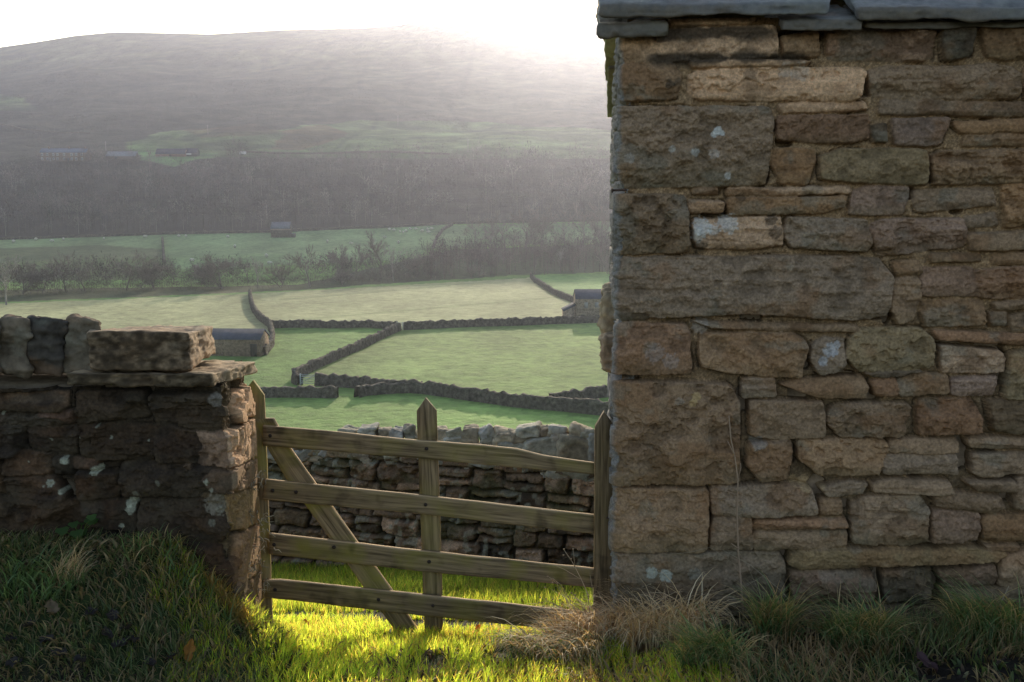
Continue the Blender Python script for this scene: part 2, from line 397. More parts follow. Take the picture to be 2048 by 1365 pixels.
def stonefield(U, Z, stones, seed, joint=0.028, relief=1.0, mortar=(.31, .222, .135), gapdark=0.5, warp=0.006, edge=0.012, holes=0.66, deep=0.05, grow=0.0085, holebias=0.0, gapb=0.0, tint=np.array((.88, .79, .71))):
    rng = np.random.RandomState(seed)
    Uw = U + warp * fbm(U * 14 + seed, Z * 14, 3) + 0.4 * warp * fbm(U * 50, Z * 50 + seed, 2)
    Zw = Z + warp * fbm(U * 12 + 40, Z * 16 + seed, 3) + 0.4 * warp * fbm(U * 50 + 7, Z * 50 + seed, 2)
    gap = np.zeros(U.shape); best = np.full(U.shape, -1.0); Hh = np.zeros(U.shape)
    g1 = fbm(U * 30 + seed, Z * 34, 4)
    C = np.array(mortar) * (1 + 0.35 * fbm(U * 160, Z * 160, 2) + 0.2 * g1)[..., None]
    sp = sstep(0.55, 0.75, vnoise(U * 240, Z * 240))[..., None]
    C = C * (1 + 0.5 * sp)
    Hj = -joint + 0.009 * g1 + 0.004 * fbm(U * 110, Z * 110, 2)
    hole = sstep(holes, holes + 0.08, vnoise(U * 9 + seed * 3.1, Z * 13 + 5) + holebias)
    Hj = Hj - deep * hole
    C = C * (1 - gapdark * hole)[..., None]
    us = U[0]; zs = Z[:, 0]
    f_all = fbm(U * 34, Z * 40 + 3, 4); ff = fbm(U * 120 + 3, Z * 130, 3)
    f_mid = fbm(U * 11 + 30, Z * 15 + seed, 4); blot = fbm(U * 5 + 11, Z * 6 + seed, 4); bed = fbm(U * 3.0, Z * 42 + seed, 3)
    for (poly, c) in stones:
        poly = chaikin(poly, 2, 0.055)
        a, b = poly.min(0) - 0.02, poly.max(0) + 0.02
        i0, i1 = np.searchsorted(us, a[0]), np.searchsorted(us, b[0]); j0, j1 = np.searchsorted(zs, a[1]), np.searchsorted(zs, b[1])
        if i1 - i0 < 2 or j1 - j0 < 2: continue
        W = (slice(j0, j1), slice(i0, i1)); x = Uw[W]; z = Zw[W]
        d2 = np.full(x.shape, 1e9); ins = np.zeros(x.shape, bool); n = len(poly)
        for i in range(n):
            x0, z0 = poly[i]; x1, z1 = poly[(i + 1) % n]; ex, ez = x1 - x0, z1 - z0; L2 = ex * ex + ez * ez + 1e-12
            t = np.clip(((x - x0) * ex + (z - z0) * ez) / L2, 0, 1)
            d2 = np.minimum(d2, (x - x0 - t * ex) ** 2 + (z - z0 - t * ez) ** 2)
            if abs(z1 - z0) > 1e-9:
                ins ^= ((z0 > z) != (z1 > z)) & (x < ex * (z - z0) / ez + x0)
        d = np.where(ins, 1.0, -1.0) * np.sqrt(d2) + grow; gap[W] = np.maximum(gap[W], np.exp(-np.abs(np.minimum(d, 0)) / 0.0045)); m = (d > 0) & (d > best[W])
        if not m.any(): continue
        cx, cz = poly.mean(0); hw = max(0.03, (poly[:, 0].max() - poly[:, 0].min()) / 2); hh = max(0.02, (poly[:, 1].max() - poly[:, 1].min()) / 2)
        q = rng.rand(12); size = min(1.0, hh / 0.09)
        # split sandstone: a few intersecting cleft planes, worn edges, bedding ledges
        base = 0.003 + 0.028 * q[0]
        pl = np.full(x.shape, 1e9)
        for k in range(4):
            an = rng.uniform(0, 6.28); dr = rng.uniform(0.003, 0.022) * relief
            pl = np.minimum(pl, base + rng.uniform(0.0, 0.012) - dr * ((x - cx) / hw * math.cos(an) + (z - cz) / hh * math.sin(an)) + 0.010 * (f_mid[W] if k % 2 else blot[W]) * size)
        hs = pl * 0.85 + 0.15 * base
        tt = (f_mid[W] + 0.35 * (z - cz) / hh * (q[1] - 0.5)) * (2.2 + 2.5 * q[2]); fr = tt - np.floor(tt)
        hs = hs + (0.004 + 0.010 * q[3]) * size * relief * (np.floor(tt) + sstep(0.0, 0.12, fr))
        hs = hs + relief * ((0.0012 + 0.0075 * q[4] ** 2) * f_all[W] + (0.0008 + 0.0024 * q[4]) * ff[W] + (0.010 * q[5] ** 2) * bed[W])
        hs = hs - 0.007 * np.exp(-d / (0.004 + 0.012 * q[6]))
        e = edge * (0.5 + 1.0 * q[7])
        pr = sstep(0.0, e, d)
        hj = Hj[W]
        hn = hj * (1 - pr) + np.maximum(hs, hj + 0.004) * pr
        Hh[W] = np.where(m, hn, Hh[W])
        cc = np.array(PAL[c]) * rng.uniform(0.84, 1.18) * np.array([1 + 0.10 * (q[8] - .5), 1.0, 1 - 0.14 * (q[8] - .5)])
        rust = sstep(0.10, 0.42, blot[W] + 0.3 * (q[9] - 0.5))[..., None]; dark = sstep(0.12, 0.5, -f_mid[W] + 0.3 * (q[10] - 0.55))[..., None]
        lich = sstep(0.28, 0.55, fbm(x * 7 + 60, z * 8 + cx * 9, 4) + 0.25 * (q[11] - 0.6))[..., None]
        k = cc * (1 + 0.20 * f_all[W] + 0.16 * ff[W] + 0.12 * bed[W])[..., None]
        k = k * (1 - 0.45 * rust) + np.array((.27, .15, .075)) * 0.45 * rust * (0.8 + .4 * q[0])
        k = k * (1 - 0.30 * dark)
        k = k * (1 - 0.45 * lich) + np.array((.27, .26, .215)) * 0.45 * lich
        low = sstep(0.1, 1.0, (cz - z) / hh)[..., None] * (0.25 + 0.5 * q[1])
        k = k * (1 - 0.5 * low) + np.array((.115, .11, .055)) * 0.5 * low
        kk = C[W] * (1 - pr[..., None]) + k * pr[..., None]
        C[W] = np.where(m[..., None], kk, C[W])
        bw = best[W]; bw[m] = d[m]; best[W] = bw
    out = best < 0
    gw = gap * sstep(-0.25, 0.25, blot + .6 * f_mid + gapb)
    Hh = np.where(out, Hj - 0.022 * gw, Hh); C = np.where(out[..., None], C * (1 - 0.7 * gw)[..., None], C)  # joint darkened beside each stone edge as a painted shadow gap
    return Hh, np.clip(C * tint, 0.008, 0.9), best

def spots(C, U, Z, lst, rng):
    for (u, z, r, c, a) in lst:
        d = np.sqrt(((U - u) * 1.0) ** 2 + (Z - z) ** 2) / r + 0.35 * fbm(U * 90, Z * 90 + u, 2)
        m = (sstep(1.05, 0.82, d) * (a * (0.75 + 0.35 * vnoise(U * 330, Z * 330))))[..., None]
        C[:] = C * (1 - m) + np.array(c) * m

def frame(c, side):
    """a wall plane: corner point, direction along it; px() turns a pixel into (distance along, height)"""
    c = np.asarray(c, float); e = np.asarray(side, float)
    nrm = np.array((e[1], -e[0]))
    def px(p):
        a, b, k = ray(*p)
        s = (c @ nrm) / (np.array((a, b)) @ nrm)
        q = np.array((a, b)) * s
        return ((q - c) @ e, EYE + k * s)
    return px

def wrap_wall(name, corner, e, s, us, zs, stones, mat, parent, seed, post=None, rnd=0.02, **kw):
    """relief on two faces meeting at a corner: e runs along the front (u>0), s along the return (u<0)"""
    U, Z = np.meshgrid(us, zs)
    kw = {k: (v(U, Z) if callable(v) else v) for k, v in kw.items()}
    Hh, C, best = stonefield(U, Z, stones, seed, **kw)
    if post: Hh, C = post(U, Z, Hh, C, best)
    e = np.asarray(e, float); s = np.asarray(s, float); c = np.asarray(corner, float)
    ne = np.array((e[1], -e[0])); ne = ne if ne[1] < 0 else -ne
    ns = np.array((s[1], -s[0])); ns = ns if ns @ e < 0 else -ns
    Hh = np.where(U < 0.03, np.clip(Hh, -.07, .040), np.clip(Hh, -.15, .055))
    t = sstep(-rnd, rnd, U)[..., None]
    base = np.where(U[..., None] > 0, c + e * U[..., None], c + s * (-U[..., None]))
    nr = ne * t + ns * (1 - t); nr /= np.linalg.norm(nr, axis=-1, keepdims=True)
    Hc = Hh - 0.012 * (1 - np.clip(np.abs(U) / rnd, 0, 1)) ** 2
    xy = base + nr * Hc[..., None]
    V = np.concatenate([xy, Z[..., None]], -1)
    return grid_mesh(name, V, C, smooth=False if False else True)

# ---- the barn
TH = math.radians(3.6); TS = math.radians(5.3)
BC = P(1239, 700, 4.6)[:2]
BE = np.array((math.cos(TH), -math.sin(TH))); BS = np.array((math.sin(TS), math.cos(TS)))
bpx = frame(BC, BE)
BARN = [
 ('t', [(1236,66),(1400,58),(1550,52),(1556,112),(1420,120),(1240,126)]), ('t', [(1338,38),(1512,33),(1503,47),(1342,53)]),
 ('o', [(1562,72),(1635,60),(1637,112),(1570,116)]), ('r', [(1652,56),(1872,50),(1868,112),(1850,122),(1655,121)]),
 ('k', [(1880,52),(1948,50),(1938,114),(1890,121)]), ('o', [(1957,50),(2062,48),(2062,118),(1976,116)]), ('b', [(2070,50),(2190,48),(2190,118),(2070,118)]), ('r', [(2200,50),(2330,48),(2330,118),(2200,118)]),
 ('b', [(1237,133),(1345,126),(1362,150),(1352,198),(1245,206)]), ('t', [(1378,152),(1400,140),(1720,136),(1732,146),(1720,195),(1700,202),(1400,198),(1377,186)]),
 ('t', [(1380,124),(1540,120),(1620,124),(1600,132),(1385,136)]),
 ('b', [(1737,142),(1772,132),(1930,134),(1975,128),(2024,134),(2044,152),(2040,196),(1800,202),(1745,192)]), ('r', [(2052,135),(2200,130),(2200,198),(2052,198)]), ('b', [(2208,132),(2360,130),(2360,196),(2208,196)]),
 ('g', [(1238,216),(1538,215),(1545,240),(1534,372),(1250,376),(1236,300)]), ('t', [(1556,208),(1730,205),(1735,219),(1640,224),(1562,226)]),
 ('r', [(1552,234),(1735,230),(1740,275),(1700,286),(1555,281)]), ('g', [(1760,200),(2062,207),(2062,233),(1900,230),(1760,228)]), ('b', [(2070,208),(2300,208),(2300,240),(2070,236)]),
 ('p', [(1782,238),(1900,238),(1880,290),(1790,291)]), ('d', [(1742,252),(1774,248),(1772,286),(1748,284)]), ('o', [(1905,245),(2064,240),(2064,264),(1922,266)]), ('b', [(1932,271),(2064,268),(2064,292),(1924,292)]),
 ('t', [(2072,244),(2200,246),(2200,292),(2072,290)]), ('o', [(1548,297),(1630,299),(1630,322),(1615,372),(1560,365),(1545,330)]),
 ('y', [(1638,314),(1680,299),(1850,299),(1856,345),(1850,369),(1700,365),(1640,356)]), ('b', [(1862,312),(1880,305),(2062,299),(2062,366),(1866,370)]), ('g', [(2070,300),(2250,300),(2250,360),(2070,362)]),
 ('g', [(1236,386),(1370,392),(1375,430),(1380,506),(1240,513)]), ('b', [(1385,375),(1435,376),(1437,387),(1388,388)]), ('t', [(1455,378),(1560,376),(1700,374),(1702,388),(1455,393)]),
 ('t', [(1376,402),(1448,404),(1448,425),(1380,427)]), ('o', [(1455,398),(1692,394),(1685,415),(1640,426),(1455,431)]), ('t', [(1383,440),(1560,433),(1566,490),(1500,499),(1390,496)]),
 ('g', [(1573,436),(1735,440),(1742,490),(1730,503),(1580,493),(1567,466)]), ('p', [(1707,384),(1735,373),(1822,375),(1806,431),(1695,427)]),
 ('g', [(1830,383),(1985,375),(1989,408),(1900,419),(1835,423),(1826,400)]), ('p', [(1742,452),(1760,441),(1925,437),(1931,492),(1755,512)]), ('g', [(1930,433),(1990,426),(1998,450),(1930,459)]),
 ('o', [(2004,371),(2122,362),(2122,451),(2010,456)]), ('b', [(2130,366),(2280,366),(2280,456),(2130,456)]), ('g', [(1932,470),(2064,462),(2064,498),(1940,500)]), ('g', [(2070,464),(2240,464),(2240,500),(2070,500)]),
 ('o', [(1860,508),(1962,506),(1962,521),(1860,523)]), ('o', [(1984,508),(2064,505),(2064,529),(1985,529)]),
 ('g', [(1236,516),(1700,512),(1760,518),(1787,560),(1775,632),(1700,641),(1500,628),(1300,636),(1238,612)]), ('b', [(1788,525),(1835,522),(1846,548),(1795,553)]),
 ('b', [(1790,560),(1835,553),(1840,600),(1826,640),(1795,648),(1782,620)]), ('p', [(1842,536),(1945,534),(1956,591),(1842,591)]), ('r', [(1948,541),(2064,532),(2064,597),(1955,594)]),
 ('b', [(2072,536),(2240,530),(2240,596),(2072,596)]), ('o', [(1842,601),(1965,599),(1970,650),(1852,656)]), ('b', [(1984,605),(2064,602),(2064,619),(1990,619)]), ('g', [(1978,625),(2010,622),(2013,653),(1984,651)]),
 ('b', [(2018,630),(2122,628),(2122,663),(2020,663)]), ('d', [(1240,622),(1292,616),(1304,632),(1288,643),(1242,640)]), ('g', [(1385,642),(1500,647),(1716,650),(1719,665),(1600,663),(1420,657)]),
 ('r', [(1236,649),(1366,646),(1378,665),(1383,748),(1250,751)]), ('b', [(1398,668),(1585,665),(1613,690),(1600,756),(1520,752),(1400,736)]), ('g', [(1623,690),(1650,675),(1688,678),(1692,730),(1670,745),(1640,751),(1621,720)]),
 ('y', [(1698,682),(1720,658),(1840,656),(1868,680),(1862,735),(1720,742),(1694,716)]), ('r', [(1865,662),(2064,668),(2064,690),(1880,681)]), ('t', [(1880,691),(2000,701),(2013,715),(2006,746),(1884,746)]),
 ('y', [(2020,706),(2122,695),(2122,796),(2010,796)]), ('b', [(2130,700),(2270,690),(2270,796),(2130,796)]), ('g', [(1484,758),(1548,757),(1551,792),(1485,796)]), ('b', [(1560,769),(1600,760),(1726,752),(1736,775),(1730,796),(1640,797)]),
 ('r', [(1742,759),(1790,756),(1795,790),(1752,793)]), ('b', [(1793,763),(1830,748),(1896,752),(1897,786),(1800,791)]), ('p', [(1905,756),(1995,753),(1986,791),(1905,791)]), ('d', [(1725,743),(1845,741),(1790,753),(1740,753)]),
 ('b', [(1238,761),(1455,766),(1479,800),(1479,960),(1460,968),(1245,971)]), ('g', [(1497,800),(1645,804),(1652,830),(1651,873),(1560,879),(1500,871)]), ('g', [(1664,816),(1700,806),(1815,808),(1822,830),(1805,869),(1680,873),(1655,848)]),
 ('r', [(1834,801),(1945,796),(1958,820),(1962,865),(1840,873)]), ('d', [(1974,801),(2122,800),(2122,863),(1990,866)]), ('b', [(2130,802),(2290,800),(2290,866),(2130,864)]),
 ('b', [(1500,886),(1580,880),(1583,905),(1575,956),(1520,961),(1494,930)]), ('b', [(1594,881),(1770,880),(1776,905),(1755,949),(1640,949),(1600,920)]), ('b', [(1778,880),(1918,880),(1918,906),(1778,906)]),
 ('g', [(1772,910),(1913,909),(1913,949),(1763,949)]), ('b', [(1934,877),(2064,876),(2064,900),(1940,899)]), ('g', [(1944,909),(2064,906),(2064,946),(1960,956),(1945,946)]), ('b', [(2072,876),(2240,872),(2240,948),(2072,946)]),
 ('g', [(1640,976),(1700,961),(1736,968),(1726,990),(1655,996)]), ('g', [(1741,966),(1780,958),(1896,962),(1905,985),(1860,988),(1745,983)]), ('g', [(1928,962),(2030,960),(2036,980),(1960,986)]),
 ('b', [(1867,993),(1900,985),(2000,995),(2012,1015),(1990,1029),(1870,1011)]), ('b', [(2035,956),(2122,952),(2122,1021),(2028,1016)]), ('g', [(2130,956),(2280,954),(2280,1022),(2130,1020)]),
 ('b', [(1236,976),(1413,979),(1416,1000),(1412,1096),(1395,1101),(1245,1104)]), ('g', [(1420,976),(1560,969),(1622,976),(1633,1026),(1560,1031),(1425,1029)]), ('o', [(1640,999),(1683,1001),(1683,1033),(1640,1036)]),
 ('g', [(1424,1035),(1500,1032),(1506,1101),(1420,1101)]), ('r', [(1505,1041),(1690,1037),(1696,1056),(1505,1059)]), ('g', [(1505,1064),(1696,1062),(1696,1093),(1640,1099),(1505,1101)]),
 ('b', [(1704,1011),(1730,996),(1836,991),(1856,1020),(1854,1086),(1815,1093),(1704,1086)]), ('p', [(1864,1021),(1880,1021),(1961,1026),(1956,1081),(1861,1086)]), ('o', [(1964,1031),(2122,1026),(2122,1083),(1965,1083)]),
 ('b', [(2130,1030),(2290,1028),(2290,1086),(2130,1084)]), ('g', [(1965,1089),(2036,1089),(2036,1101),(1970,1101)]), ('g', [(1236,1111),(1560,1106),(1571,1126),(1566,1236),(1450,1233),(1240,1226)]),
 ('y', [(1580,1106),(1620,1101),(1950,1096),(2012,1106),(1990,1121),(1760,1131),(1600,1139),(1578,1126)]), ('p', [(1580,1144),(1740,1143),(1751,1165),(1746,1196),(1585,1201)]), ('b', [(1764,1141),(1866,1139),(1855,1206),(1770,1201)]),
 ('p', [(1874,1141),(1993,1133),(1993,1171),(1890,1176)]), ('t', [(2004,1111),(2122,1092),(2122,1181),(1999,1173)]), ('b', [(2130,1096),(2290,1094),(2290,1180),(2130,1180)]), ('b', [(1580,1206),(1656,1206),(1661,1241),(1590,1239)]),
 ('g', [(1664,1211),(1820,1213),(1826,1246),(1660,1246)]), ('o', [(1828,1214),(1920,1213),(1918,1246),(1830,1263)]), ('g', [(1880,1182),(2046,1178),(2046,1206),(1890,1201)]), ('b', [(1925,1211),(2064,1211),(2064,1251),(1925,1251)]),
 ('d', [(1240,1238),(1420,1240),(1420,1290),(1240,1285)]), ('g', [(1428,1245),(1600,1246),(1600,1300),(1428,1296)]), ('b', [(1608,1252),(1800,1254),(1800,1310),(1608,1306)]), ('d', [(1808,1266),(2000,1258),(2000,1320),(1808,1318)]), ('b', [(2008,1258),(2200,1258),(2200,1330),(2008,1326)]),
]

def barn():
    root = tag(empty('stone_barn', (BC[0] + 1.5, BC[1] + 2, 0.1)), 'old sandstone field barn filling the right side, rough mortared rubble under a stone slate roof', 'barn')
    inv = -np.array(root.location)
    stones = []; quo = [0.22, 0.46, 0.26, 0.5, 0.30]; k = 0
    rng = np.random.RandomState(11)
    for c, pl in BARN:
        q = [bpx(p) for p in pl]; px0 = min(p[0] for p in pl)
        if px0 < 1241:
            zlo = min(z for u, z in q); zhi = max(z for u, z in q); dpt = quo[k % 5]; k += 1
            q = [(u if p[0] > 1262 else -dpt + rng.uniform(-.01, .01), z) for (u, z), p in zip(q, pl)]
        stones.append((q, c))
    u1 = 2.75
    stones += [s for s in rubble(2.42, 4.4, -0.4, 3.3, (.09, .22), (.15, .45), rng, 'bbgropt', 0.03, 0.012)]
    stones = [s for s in stones if s is not None]
    side = rubble(-4.3, -0.52, -1.2, 3.35, (.08, .2), (.15, .4), rng, 'bbgroptt', 0.025, 0.012)
    side = [s for s in side if max(p[0] for p in s[0]) < -0.3]
    stones = side + stones
    us = np.concatenate([-np.geomspace(0.30, 4.35, 90)[::-1], np.arange(-0.296, 2.3, 0.004), np.geomspace(2.3, 4.3, 60)])
    us = np.unique(us)
    zE = bpx((1400, 30))[1]
    zs = np.arange(-0.25, zE - 0.012, 0.0042)
    def post(U, Z, Hh, C, best):
        zt = bpx((1300, 40))[1]
        n = fbm(U * 7, Z * 9, 4); n2 = fbm(U * 20, Z * 26, 3)
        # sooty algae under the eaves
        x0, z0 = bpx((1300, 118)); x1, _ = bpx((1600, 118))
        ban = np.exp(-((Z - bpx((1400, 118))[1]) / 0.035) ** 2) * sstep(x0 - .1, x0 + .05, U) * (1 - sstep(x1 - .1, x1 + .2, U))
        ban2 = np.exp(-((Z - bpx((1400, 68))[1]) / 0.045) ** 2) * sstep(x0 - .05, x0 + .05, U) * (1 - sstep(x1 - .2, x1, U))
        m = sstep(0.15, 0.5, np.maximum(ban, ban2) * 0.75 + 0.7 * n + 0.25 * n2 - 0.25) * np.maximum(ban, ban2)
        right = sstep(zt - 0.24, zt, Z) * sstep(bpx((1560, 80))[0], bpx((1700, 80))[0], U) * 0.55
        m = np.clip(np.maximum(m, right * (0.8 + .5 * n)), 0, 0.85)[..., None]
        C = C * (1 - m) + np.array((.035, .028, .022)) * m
        # moss and damp towards the foot
        foot = (sstep(0.75, 0.2, Z + 0.25 * n) * 0.5)[..., None]
        C = C * (1 - foot) + np.array((.075, .072, .036)) * foot
        # mortar gone yellowish and dark low down
        mo = ((best < 0) * sstep(1.9, 0.9, Z + .2 * n) * 0.6)[..., None]
        C = C * (1 - mo) + np.array((.07, .055, .035)) * mo
        # return side paled in the colour to stand in for grazing skylight
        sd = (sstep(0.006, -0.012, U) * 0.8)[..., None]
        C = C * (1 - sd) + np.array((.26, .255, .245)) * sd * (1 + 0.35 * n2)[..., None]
        w_, o_, gy = (.62, .60, .56), (.42, .36, .30), (.46, .46, .38)
        lst = []
        for (a, b, r, c, al) in [(1436,264,9,w_,.9),(1427,270,6,w_,.8),(1444,268,5,w_,.8),(1343,298,7,w_,.5),(1390,305,9,w_,.5),(1427,308,10,(.55,.45,.38),.8),(1259,318,10,o_,.6),(1454,352,7,w_,.5),(1303,1143,12,gy,.8),(1332,1149,14,gy,.85),(1388,1147,14,gy,.3),
                               (1402,455,20,w_,.75),(1455,448,20,w_,.6),(1395,470,14,w_,.6),(1425,460,12,w_,.5),(1660,700,15,(.5,.49,.5),.7),(1645,722,10,(.5,.49,.5),.7),(1672,690,9,(.5,.49,.5),.6),(1356,800,9,o_,.4),(1390,790,9,(.5,.34,.16),.8),(1384,802,8,(.5,.34,.16),.7),
                               (1400,652,18,(.5,.46,.42),.4),(1310,705,20,(.42,.36,.33),.35),(1340,720,16,(.42,.36,.33),.35),(1515,885,14,(.34,.32,.29),.5),(1610,968,14,(.45,.31,.17),.8),(1640,972,12,(.45,.31,.17),.7),(1590,962,10,(.4,.27,.14),.6),(1487,894,9,(.45,.30,.17),.7),
                               (1540,440,12,(.04,.035,.03),.7),(1550,465,14,(.04,.035,.03),.6),(1400,493,14,(.05,.04,.03),.7),(1480,395,9,(.05,.04,.03),.5),(1340,170,10,(.04,.035,.03),.7),(1355,165,9,(.05,.045,.035),.6),(1500,148,14,(.05,.04,.03),.5),(1600,145,18,(.5,.44,.38),.4),(1570,142,14,(.5,.44,.38),.45)]:
            u, z = bpx((a, b)); lst.append((u, z, r * 4.6 / F, c, al))
        spots(C, U, Z, lst, rng)
        hol = []
        for (a, b, r) in [(1612,720,10),(1615,733,9),(1778,634,9),(1776,642,8),(1490,634,8),(1505,636,8),(1520,637,7),(1925,890,12),(1927,915,13),(1926,935,10),(1932,905,12),(1576,1170,7),(1575,1190,8),(1698,1070,8),(1697,1085,8),(1585,900,8),(1586,925,7),(1655,690,3),(1256,637,5)]:
            u, z = bpx((a, b)); d = np.sqrt((U - u) ** 2 + (Z - z) ** 2) / (r * 4.6 / F)
            mm = sstep(1.2, 0.7, d) * (best < 0.006)
            Hh = Hh - 0.09 * mm; C = C * (1 - 0.75 * mm[..., None])
        return Hh, C
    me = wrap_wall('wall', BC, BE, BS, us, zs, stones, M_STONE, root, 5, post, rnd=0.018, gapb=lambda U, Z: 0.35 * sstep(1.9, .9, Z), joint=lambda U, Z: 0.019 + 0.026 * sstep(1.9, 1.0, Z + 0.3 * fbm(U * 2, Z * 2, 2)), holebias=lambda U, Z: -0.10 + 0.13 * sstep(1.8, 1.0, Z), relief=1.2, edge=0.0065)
    o = obj('wall', me, M_STONE, root); o.location = inv
    # body behind the relief: back and far walls
    b = MB(); q0 = BC + BE * 0.08 + BS * 0.08
    pts = [q0, q0 + BE * 4.1, q0 + BE * 4.1 + BS * 4.2, q0 + BS * 4.2]
    v = [(p[0], p[1], z) for z in (-0.9, zE - .03) for p in pts]
    b.add(v, [(0, 1, 2, 3), (4, 5, 6, 7), (0, 1, 5, 4), (1, 2, 6, 5), (2, 3, 7, 6), (3, 0, 4, 7)], PAL['b'])
    g1 = q0 + BS * 2.12; zt = zE - .03; rz = zE + 1.22
    b.add([(*q0, zt), (*(q0 + BS * 4.2), zt), (*g1, rz - .08)], [(0, 1, 2)], PAL['b'])
    oo = b.build('inner_wall', M_ROCK, root); oo.location = inv
    # roof of thick stone slates, both slopes
    rng = np.random.RandomState(21)
    zE = bpx((1400, 30))[1]
    def slate(u0, u1, d0, d1, z0, z1, th, name='roof_slate', back=False, cc=(.16, .155, .15), face=None):
        # u along the eave, d across the building, z at the lower/upper end of the upper face
        A = lambda u, d, z: np.array((*(BC + BE * u + BS * d), z))
        c8 = [A(u0, d0, z0 - th), A(u1, d0, z0 - th), A(u1, d1, z1 - th), A(u0, d1, z1 - th), A(u0, d0, z0), A(u1, d0, z0), A(u1, d1, z1), A(u0, d1, z1)]
        def edge(V, C, f2):
            d = (V - c8[0]) @ np.array((*BS, 0)); k = (np.exp(-np.maximum(d - d.min() - .012, 0) / .018) * (.95 + .3 * f2))[:, None].clip(0, 1)
            return C * (1 - k) + np.array((.13, .105, .078)) * (1 + .4 * f2)[:, None] * k
        me = rock_mesh(name, c8, (90, 26, 7), 0.0105, rng.randint(999), col=cc, k=34, freq=8, bed=1.3, colf=None if back else edge)
        o = obj(name, me, M_SLATE, root); o.location = inv
        return o
    pit = math.tan(math.radians(31)); half = 2.16
    uL = bpx((1198, 30))[0]; eav = -0.13
    ux = [uL, bpx((1650, 30))[0], bpx((1700, 30))[0]]
    # undercloak slates along the verge and wall head
    slate(uL - .004, bpx((1332, 50))[0], -0.10, 0.45, zE - 0.055, zE + 0.14, 0.055, cc=(.14, .135, .10))
    slate(bpx((1555, 50))[0], bpx((1715, 50))[0], -0.10, 0.4, zE - 0.045, zE + 0.11, 0.045, cc=(.17, .17, .155))
    slate(bpx((1722, 50))[0], bpx((2060, 50))[0], -0.06, 0.4, zE - 0.05, zE + 0.11, 0.03, cc=(.11, .10, .07))
    # front slope courses
    row = 0; d = eav; L = 0.62
    while d < half - 0.1:
        u = uL + (0 if row % 2 == 0 else 0.0)
        brk = [uL, bpx((1651, 30))[0], bpx((2330, 30))[0], 3.4, 4.35] if row == 0 else [uL] + list(np.cumsum(rng.uniform(.4, .75, 9)) + uL)
        for i in range(len(brk) - 1):
            a, bb = brk[i], brk[i + 1] - 0.012
            if row == 0 and i == 0: bb = bpx((1648, 30))[0]
            if row == 0 and i == 1: a = bpx((1700, 30))[0]
            if a > 4.3: continue
            z0 = zE + (d - eav) * pit + 0.012 * row * 0 + rng.uniform(-.004, .004) + (0.0 if not (row == 0 and i == 1) else -0.022)
            slate(a, bb, d, min(d + L, half), z0 + 0.02, z0 + 0.02 + (min(d + L, half) - d) * pit - 0.03, 0.052 + rng.uniform(0, .012), cc=np.array((.165, .165, .165)) * rng.uniform(.85, 1.15))
        d += 0.42; row += 1
    # back slope courses, seen edge on past the left-hand corner
    dB = 4.36; row = 0
    while dB > half + 0.1:
        brk = [uL - 0.0] + list(np.cumsum(rng.uniform(.45, .8, 8)) + uL)
        for i in range(len(brk) - 1):
            if brk[i] > 4.3: continue
            z0 = zE - 0.03 + (4.36 - dB) * pit
            off = [.045, .025, .0, -.03, .0, .0][min(row, 5)] if i == 0 else 0
            slate(brk[i] + off, brk[i + 1] - .012, dB, max(dB - 0.62, half), z0, z0 + (dB - max(dB - .62, half)) * pit - .03, 0.06, cc=np.array((.34, .31, .17)) * rng.uniform(.85, 1.15))
        dB -= 0.42; row += 1
    # stones standing proud of the return wall, catching the sun
    for (py0, py1, d, out, c) in ((583, 692, 1.0, 0.085, (.42, .33, .22)), (678, 752, 0.75, 0.080, (.40, .29, .19))):
        dd = d
        q = BC + BS * dd
        z1 = P(1220, py0, q[1])[2]; z0 = P(1220, py1, q[1])[2]
        A = lambda u, d, z: np.array((*(BC + BE * u + BS * d), z))
        c8 = [A(-out, dd, z0), A(.05, dd, z0), A(.05, dd + .4, z0), A(-out * .9, dd + .4, z0), A(-out, dd, z1), A(.05, dd, z1), A(.05, dd + .4, z1), A(-out * .9, dd + .4, z1)]
        o = obj('through_stone', rock_mesh('through_stone', c8, (14, 26, 20), 0.03, int(py0), col=c, k=9, freq=9, bed=1.0), M_ROCK, root); o.location = inv
    # a rusty nail in the corner joint
    b = MB(); t0 = np.array((*(BC + BE * -0.045 + BS * 0.02), bpx((1240, 381))[1])); t1 = np.array((*(BC + BE * 0.02 + BS * -0.005), bpx((1240, 380))[1]))
    b.tube([t0, t1], 0.0055, 6, (.10, .06, .045)); b.tube([t0 + (-.003, 0, 0), t0 + (.004, 0, 0)], 0.012, 8, (.09, .055, .04))
    o = b.build('nail', M_IRON, root); o.location = inv

# ------------------------------------------------------------------ loose stones
def cube_lattice(n):
    nx, ny, nz = n
    ids = {}; pts = []; q = []
    def vid(i, j, k):
        t = (i, j, k)
        if t not in ids: ids[t] = len(pts); pts.append(t)
        return ids[t]
    for k in (0, nz):
        for i in range(nx):
            for j in range(ny):
                f = [vid(i, j, k), vid(i + 1, j, k), vid(i + 1, j + 1, k), vid(i, j + 1, k)]; q.append(f if k else f[::-1])
    for j in (0, ny):
        for i in range(nx):
            for k in range(nz):
                f = [vid(i, j, k), vid(i + 1, j, k), vid(i + 1, j, k + 1), vid(i, j, k + 1)]; q.append(f[::-1] if j else f)
    for i in (0, nx):
        for j in range(ny):
            for k in range(nz):
                f = [vid(i, j, k), vid(i, j + 1, k), vid(i, j + 1, k + 1), vid(i, j, k + 1)]; q.append(f if i else f[::-1])
    p = np.array(pts, float) / np.array((nx, ny, nz)) * 2 - 1
    return p, np.array(q)
_lat = {}
